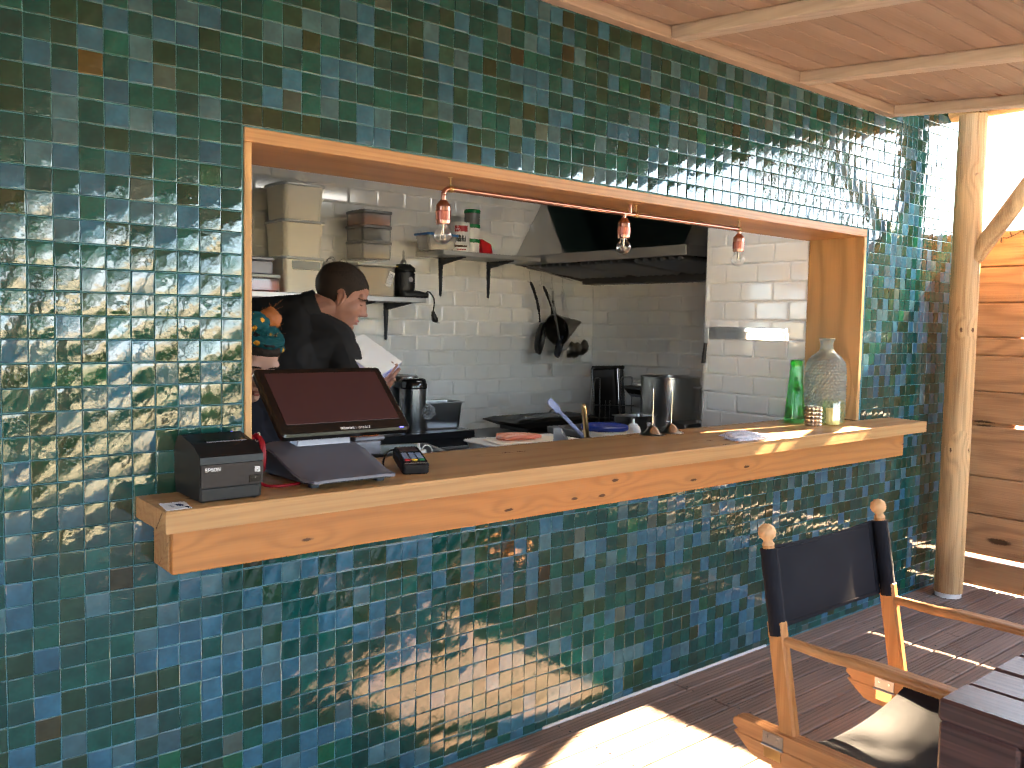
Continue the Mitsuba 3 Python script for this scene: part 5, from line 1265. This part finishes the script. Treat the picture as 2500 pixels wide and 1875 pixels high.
pr('lip', (0.33, 0.12, 0.10), 0.45, 0.4)
def hair_fn(p, n, uv):
    return mix((0.012, 0.009, 0.008), (0.035, 0.024, 0.018), noise(p.x * 500, p.y * 500, p.z * 160))
pr('dark_hair', proc(hair_fn), 0.6, 0.12)
pr('clipped_hair', (0.026, 0.019, 0.015), 0.7, 0.1)
pr('auburn_hair', (0.36, 0.12, 0.035), 0.5, 0.4)
def shirt_fn(p, n, uv):
    return mix((0.010, 0.010, 0.011), (0.016, 0.016, 0.017), fbm(p.x * 9, p.y * 9, p.z * 9))
pr('black_cloth', proc(shirt_fn), 0.8, 0.25, sheen=0.3)
pr('navy_cloth', (0.010, 0.012, 0.020), 0.85, 0.2)
def band_fn(p, n, uv):
    k = smoothstep(0.76, 0.79, noise(p.x * 42 + 3, p.y * 42, p.z * 42)); k2 = smoothstep(0.80, 0.84, noise(p.x * 60 + 9, p.y * 60, p.z * 60 + 4))
    return mix(mix((0.006, 0.070, 0.085), (0.62, 0.30, 0.03), k), (0.01, 0.01, 0.012), k2)
pr('teal_scarf', proc(band_fn), 0.75, 0.25)

# ---- man with the white box
t = thing('person', 'dark haired man in a black shirt looking down at a white box he holds', 'person')
Rh = frame((0.857, -0.375, -0.354), roll=0)
O = np.array([1.297, 0.880, 1.477])
hd = head_mesh()
Lp = lambda x, y, z: O + Rh @ np.array([x, y, z])
C7 = np.array([1.165, 0.955, 1.405]); CH = np.array([1.140, 0.960, 1.23]); PV = np.array([1.09, 0.99, 0.80])
RS, LS = np.array([1.262, 0.845, 1.305]), np.array([1.02, 1.115, 1.375])
RE, RW = np.array([1.315, 0.760, 1.075]), np.array([1.385, 0.800, 1.125])
LE, LW = np.array([1.16, 1.20, 1.10]), np.array([1.36, 1.03, 1.155])
RHIP, LHIP = PV + [0.06, -0.07, 0], PV + [-0.06, 0.07, 0]
RK, LK, RA, LA = RHIP + [0.05, -0.01, -.46], LHIP + [0.04, 0.0, -.46], np.array([1.13, .92, -.11]), np.array([1.04, 1.08, -.11])
bones = [((Lp(-.030, 0, -.055), .060), (C7, .064)), ((C7, .07), (CH, .13)), ((CH, .13), (PV, .125)), ((C7, .065), (RS, .058)), ((C7, .065), (LS, .058)), ((RS, .055), (RE, .042)), ((RE, .040), (RW, .027)), ((LS, .055), (LE, .042)), ((LE, .040), (LW, .027)),
         ((RHIP, .09), (RK, .058)), ((LHIP, .09), (LK, .058)), ((RK, .056), (RA, .040)), ((LK, .056), (LA, .040)), ((RA, .042), (RA + [.12, 0, -.055], .030)), ((LA, .042), (LA + [.12, 0, -.055], .030))]
# hands: palm, thumb and four bent fingers each
def hand(W, fwd, palm_n, thumb_side, curl, s=1.0):
    fwd = np.array(fwd, float); fwd /= np.linalg.norm(fwd)
    n = np.array(palm_n, float); n -= fwd * (n @ fwd); n /= np.linalg.norm(n)
    sd = np.cross(fwd, n) * thumb_side
    out = []
    K = [W + fwd * .085 * s + sd * o * s for o in (.030, .010, -.010, -.028)]
    for k in K: out.append(((W + fwd * .012, .022 * s), (k, .0115 * s)))
    for k, ln in zip(K, (.070, .078, .073, .058)):
        a1, a2 = math.radians(curl), math.radians(curl * 2.0)
        p1 = k + (fwd * math.cos(a1) + n * math.sin(a1)) * ln * .5 * s
        p2 = p1 + (fwd * math.cos(a2) + n * math.sin(a2)) * ln * .5 * s
        out += [((k, .0105 * s), (p1, .0092 * s)), ((p1, .0092 * s), (p2, .0078 * s))]
    b = W + fwd * .028 * s + sd * .024 * s
    q1 = b + (fwd * .55 + sd * .6 + n * .45) * .042 * s
    q2 = q1 + (fwd * .75 + sd * .1 + n * .75) * .034 * s
    out += [((b, .016 * s), (q1, .0118 * s)), ((q1, .0118 * s), (q2, .0095 * s))]
    return out
# the white box: long edges u, v and the normal that faces up and out of the hatch
bu, bv = np.array([.14, .11, .03]), np.array([.11, -.11, -.105])
bu, bv = bu / np.linalg.norm(bu), bv / np.linalg.norm(bv)
bn = np.cross(bv, bu); bn /= np.linalg.norm(bn); bn = bn if bn[2] > 0 else -bn
bv = np.cross(bn, bu) * np.sign(np.cross(bn, bu) @ bv)
BC = np.array([1.428, .850, 1.262])
bones_r = hand(RW, np.array([.055, .015, .035]), bn, 1, 14, .92)
bones_l = hand(LW, np.array([.07, -.07, .02]), bn, -1, 10, .92)
sk = skin_body(hd, Rh, O, bones, 0.010)
hands = skin_body(None, None, None, bones_r + [((RE * .25 + RW * .75, .029), (RW + [.004, 0, .003], .024))] + bones_l + [((LE * .25 + LW * .75, .029), (LW, .024))], 0.0035)
def man_(mm): return m3.Manifold(m3.Mesh(np.asarray(mm.vertices, np.float32), np.asarray(mm.faces, np.uint32)))
mm = (man_(sk) + man_(hands)).to_mesh()
sk = trimesh.Trimesh(mm.vert_properties[:, :3], mm.tri_verts, process=True)
part(t, 'body', sk, 'skin', smooth=60)
for s in (1, -1): part(t, 'ear', ear(Rh, O, s), 'skin', smooth=60)
def hairline(v):
    x, y, z = v[:, 0], v[:, 1], v[:, 2]
    hl = np.interp(x, [-.12, -.05, -.022, -.012, .012, .018, .030, .050, .072, .10], [-.060, -.062, -.050, .006, .006, -.004, .030, .040, .060, .066])
    return np.clip((z - hl - .006 * (meshkit.noise(v * 130, 4) - .5) - .004 * (meshkit.noise(v * 400, 6) - .5)) / .012, 0, 1)
side = lambda v: hairline(v) * (v[:, 2] < .075)
topm = lambda v: np.clip((v[:, 2] - np.interp(v[:, 0], [-.11, -.05, .03, .06, .09], [.044, .058, .056, .058, .062]) - .010 * (meshkit.noise(v * 160, 9) - .5)) / .05, 0, 1) * (hairline(v) > 0)
part(t, 'clipped_hair', to_world(shell(hd, side, .0022, 3, .0012), Rh, O), 'clipped_hair', smooth=60, label='short clipped dark hair at the sides')
part(t, 'hair', to_world(shell(hd, topm, .0055, 5, .004), Rh, O), 'dark_hair', smooth=60)
def strip(pts, r, n=13):
    q = bez(pts, n)
    v = np.array(hd.vertices); v = v[v[:, 0] > .03]
    for k in range(n):                                   # lay the strip on the face
        i = np.argmin((v[:, 1] - q[k, 1]) ** 2 + (v[:, 2] - q[k, 2]) ** 2)
        q[k] = v[i] * (1 + .0006 / np.linalg.norm(v[i]))
    q[1:-1] = (q[:-2] + 2 * q[1:-1] + q[2:]) / 4
    return tube(q, r, 8)
for s in (1, -1):
    part(t, 'eyebrow', to_world(strip([(.091, s * .014, .0185), (.0935, s * .027, .0225), (.086, s * .045, .0205), (.079, s * .052, .015)], np.r_[.0018, np.full(11, .0032), .0014]), Rh, O), 'dark_hair', smooth=True)
    part(t, 'eyelid_line', to_world(strip([(.0885, s * .022, -.002), (.0905, s * .032, -.0055), (.085, s * .044, -.003)], np.r_[.0007, np.full(11, .0017), .0007]), Rh, O), 'dark_hair', smooth=True)
part(t, 'lips', to_world(cat(strip([(.086, .021, -.0695), (.0945, .009, -.0645), (.0948, 0, -.0655), (.0945, -.009, -.0645), (.086, -.021, -.0695)], np.r_[.001, np.full(11, .0034), .001]), strip([(.086, .019, -.072), (.0925, .008, -.0765), (.0928, -.008, -.0765), (.086, -.019, -.072)], np.r_[.001, np.full(11, .0036), .001])), Rh, O), 'lip', smooth=True)
def clothes(bones, grow, ref, amp, fr, seed, cut=None):
    body = None
    for (a, ra), (b, rb) in bones:
        hm = m3.Manifold.batch_hull([m3.Manifold.sphere(ra + grow, 24).translate(tuple(map(float, a))), m3.Manifold.sphere(rb + grow, 24).translate(tuple(map(float, b)))])
        body = hm if body is None else body + hm
    if cut is not None:
        for c, r in cut: body = body - m3.Manifold.sphere(r, 32).translate(tuple(map(float, c)))
    mm = body.refine_to_length(ref).to_mesh()
    tm = trimesh.Trimesh(mm.vert_properties[:, :3], mm.tri_verts, process=True)
    tm = trimesh.smoothing.filter_taubin(tm, iterations=16)
    v = np.array(tm.vertices); n = np.array(tm.vertex_normals)
    w = meshkit.fbm(v * np.array(fr), 3, seed)
    w = np.abs(w - 0.5) * 2
    return trimesh.Trimesh(v + n * (amp * (0.5 - w))[:, None], tm.faces, process=False)
cb_ = [((C7, .064), (CH, .135)), ((CH, .14), (PV, .14)), ((C7 + [.005, 0, -.01], .06), (RS, .060)), ((C7, .062), (LS, .062)), ((LS, .062), (CH, .13)), ((RS, .060), (CH, .12)), ((RS, .058), (RE, .050)), ((LS, .058), (LE, .05)), ((RE, .048), (RE * .45 + RW * .55, .040)), ((LE, .048), (LE * .45 + LW * .55, .040)), ((LS + [.01, 0, .02], .055), (C7 + [-.02, .02, .0], .06))]
part(t, 'shirt', clothes(cb_, .010, .009, .012, (16, 16, 12), 4), 'black_cloth', smooth=70)
nb_ = Lp(-.040, 0, -.085)
ax_ = (Lp(-.02, 0, -.03) - C7); ax_ /= np.linalg.norm(ax_)
m = lathe([(.078, -.012), (.074, .012), (.072, .034), (.068, .034), (.068, .005), (.07, -.012)], 36)
m.apply_transform(trimesh.geometry.align_vectors([0, 0, 1], ax_)); m.apply_translation(C7 + ax_ * .045)
part(t, 'collar', m, 'black_cloth', smooth=50)
part(t, 'trousers', clothes([((PV, .13), (RHIP, .10)), ((PV, .13), (LHIP, .10)), ((RHIP, .095), (RK, .066)), ((LHIP, .095), (LK, .066)), ((RK, .066), (RA, .055)), ((LK, .066), (LA, .055))], .008, .02, .008, (10, 10, 10), 6), 'navy_cloth', smooth=70)
for A_ in (RA, LA): part(t, 'shoe', hull(sph(A_ + [0, 0, -.045], (.055, .048, .043)), sph(A_ + [.14, 0, -.06], (.045, .045, .028))), 'cast_black', smooth=40)
# the box
tb_ = thing('white_box', 'flat white cardboard box with a lilac side in the man\'s hand', 'box')
Rb = np.eye(4); Rb[:3, 0], Rb[:3, 1], Rb[:3, 2] = bu, np.cross(bn, bu), bn
def onb(m):
    m = m.copy(); A = Rb.copy(); A[:3, 3] = BC; m.apply_transform(A); return m
part(tb_, 'carton', onb(box(-.175, .095, -.097, .097, -.044, -.004, .001)), pr('lilac_card', L(188, 192, 226), 0.6, 0.3))
part(tb_, 'lid', onb(box(-.176, .096, -.098, .098, -.0035, .0, .0008)), 'white_card')
sg = np.sign(np.cross(bn, bu) @ bv)
part(tb_, 'print', onb(cat(box(-.07, -.01, sg * .0975, sg * .0985, -.026, -.014, .0002), box(-.07, -.03, sg * .0975, sg * .0985, -.036, -.031, .0002))), pr('violet_print', L(110, 112, 180), 0.6, 0.3))

# ---- woman with the headscarf
t = thing('person', 'woman with a teal headscarf and auburn bun bending down behind the till', 'person')
Rh = frame((0.06, -0.900, -0.43), roll=-4)
O = np.array([0.790, 0.540, 1.252])
hd = head_mesh(6, True)
Lp = lambda x, y, z: O + Rh @ np.array([x, y, z])
C7 = np.array([0.79, 0.645, 1.110]); CH = np.array([0.80, 0.655, .96]); PV = np.array([0.79, .72, .62])
LS, RS = np.array([0.955, 0.635, 1.075]), np.array([0.645, 0.645, 1.075])
LE, RE = np.array([0.99, 0.56, .83]), np.array([0.62, 0.56, .83])
LW, RW = np.array([0.93, 0.40, .82]), np.array([0.68, 0.40, .82])
RHIP, LHIP = PV + [-.075, 0, 0], PV + [.075, 0, 0]
RK, LK, RA, LA = RHIP + [0, -.03, -.40], LHIP + [0, -.03, -.40], RHIP + [0, 0, -.73], LHIP + [0, 0, -.73]
bones = [((Lp(-.030, 0, -.055), .050), (C7, .056)), ((C7, .06), (CH, .115)), ((CH, .115), (PV, .115)), ((C7, .055), (RS, .048)), ((C7, .055), (LS, .048)), ((RS, .045), (RE, .036)), ((RE, .034), (RW, .023)), ((LS, .045), (LE, .036)), ((LE, .034), (LW, .023)), ((RHIP, .085), (RK, .052)), ((LHIP, .085), (LK, .052)), ((RK, .05), (RA, .036)), ((LK, .05), (LA, .036)), ((RA, .036), (RA + [0, -.11, -.05], .028)), ((LA, .036), (LA + [0, -.11, -.05], .028))]
sk = skin_body(hd, Rh, O, bones, 0.012)
hands = skin_body(None, None, None, hand(RW, (.15, -1, -.1), (.2, 0, -1), 1, 18, .85) + hand(LW, (-.15, -1, -.1), (-.2, 0, -1), -1, 18, .85), 0.004)
mm = (man_(sk) + man_(hands)).to_mesh()
part(t, 'body', trimesh.Trimesh(mm.vert_properties[:, :3], mm.tri_verts, process=True), 'pale_skin', smooth=60)
for s in (1, -1): part(t, 'ear', ear(Rh, O, s), 'pale_skin', smooth=60)
hm_ = lambda v: np.clip((v[:, 2] - np.interp(v[:, 0], [-.12, -.02, -.012, .012, .025, .05, .075, .10], [-.07, -.06, .004, .006, .0, .036, .054, .060])) / .012, 0, 1)
part(t, 'hair', to_world(shell(hd, hm_, .006, 2, .004), Rh, O), 'dark_hair', smooth=60)
sc_ = lambda v: np.clip((v[:, 2] - np.interp(v[:, 0], [-.12, -.02, .02, .06, .10], [-.03, .020, .040, .066, .076])) / .012, 0, 1)
scarf = shell(hd, sc_, .014, 8, .010)
v = np.array(scarf.vertices); n_ = np.array(scarf.vertex_normals)
scarf = trimesh.Trimesh(v + n_ * (.006 * np.sin(v[:, 2] * 190 + 5 * meshkit.noise(v * 20, 3)))[:, None], scarf.faces, process=False)
part(t, 'headscarf', to_world(scarf, Rh, O), 'teal_scarf', smooth=60)
def lump(c, r, seed, amp=.35):
    m = trimesh.creation.icosphere(subdivisions=4); v = np.array(m.vertices)
    v = v * (1 - amp / 2 + amp * meshkit.fbm(v * 1.8 + seed, 3, seed))[:, None] * np.array(r) + np.array(c)
    return trimesh.Trimesh(v, m.faces, process=False)
part(t, 'scarf_knot', lump(Lp(.005, -.026, .136), (.044, .040, .034), 4), 'teal_scarf', smooth=60)
part(t, 'bun', lump(Lp(-.010, .030, .146), (.034, .032, .034), 6, .5), 'auburn_hair', smooth=60)
R = np.random.default_rng(4)
ws = []
for k in range(26):
    d = R.normal(0, 1, 3); d /= np.linalg.norm(d)
    c = Lp(-.010, .030, .146)
    ws.append(tube([c + d * .028, c + d * .04 + R.normal(0, .006, 3), c + d * .05 + R.normal(0, .012, 3)], [.0007, .0006, .0004], 4))
part(t, 'loose_hair', cat(*ws), 'auburn_hair')
for s in (1, -1):
    part(t, 'eyebrow', to_world(strip([(.091, s * .013, .0185), (.093, s * .027, .0225), (.086, s * .044, .0205), (.079, s * .052, .015)], np.r_[.0012, np.full(11, .0024), .001]), Rh, O), 'dark_hair', smooth=True)
    part(t, 'eyelid_line', to_world(strip([(.0885, s * .022, -.002), (.0905, s * .032, -.0055), (.085, s * .044, -.003)], np.r_[.0007, np.full(11, .0018), .0007]), Rh, O), 'dark_hair', smooth=True)
part(t, 'lips', to_world(cat(strip([(.086, .019, -.0695), (.0945, .008, -.0645), (.0945, -.008, -.0645), (.086, -.019, -.0695)], np.r_[.001, np.full(11, .0032), .001]), strip([(.086, .017, -.072), (.0925, 0, -.0765), (.086, -.017, -.072)], np.r_[.001, np.full(11, .0034), .001])), Rh, O), 'lip', smooth=True)
cb_ = [((C7, .055), (CH, .12)), ((CH, .12), (PV, .125)), ((C7, .05), (RS, .052)), ((C7, .05), (LS, .052)), ((LS, .052), (CH, .11)), ((RS, .052), (CH, .11)), ((RS, .05), (RE, .044)), ((LS, .05), (LE, .044))]
part(t, 'shirt', clothes(cb_, .009, .012, .010, (14, 14, 12), 14), 'navy_cloth', smooth=70)
part(t, 'trousers', clothes([((PV, .12), (RHIP, .09)), ((PV, .12), (LHIP, .09)), ((RHIP, .088), (RK, .06)), ((LHIP, .088), (LK, .06)), ((RK, .06), (RA, .05)), ((LK, .06), (LA, .05))], .008, .025, .006, (10, 10, 10), 16), 'navy_cloth', smooth=70)
for A_ in (RA, LA): part(t, 'shoe', hull(sph(A_ + [0, 0, -.03], (.042, .05, .036)), sph(A_ + [0, -.13, -.045], (.04, .045, .024))), 'cast_black', smooth=40)
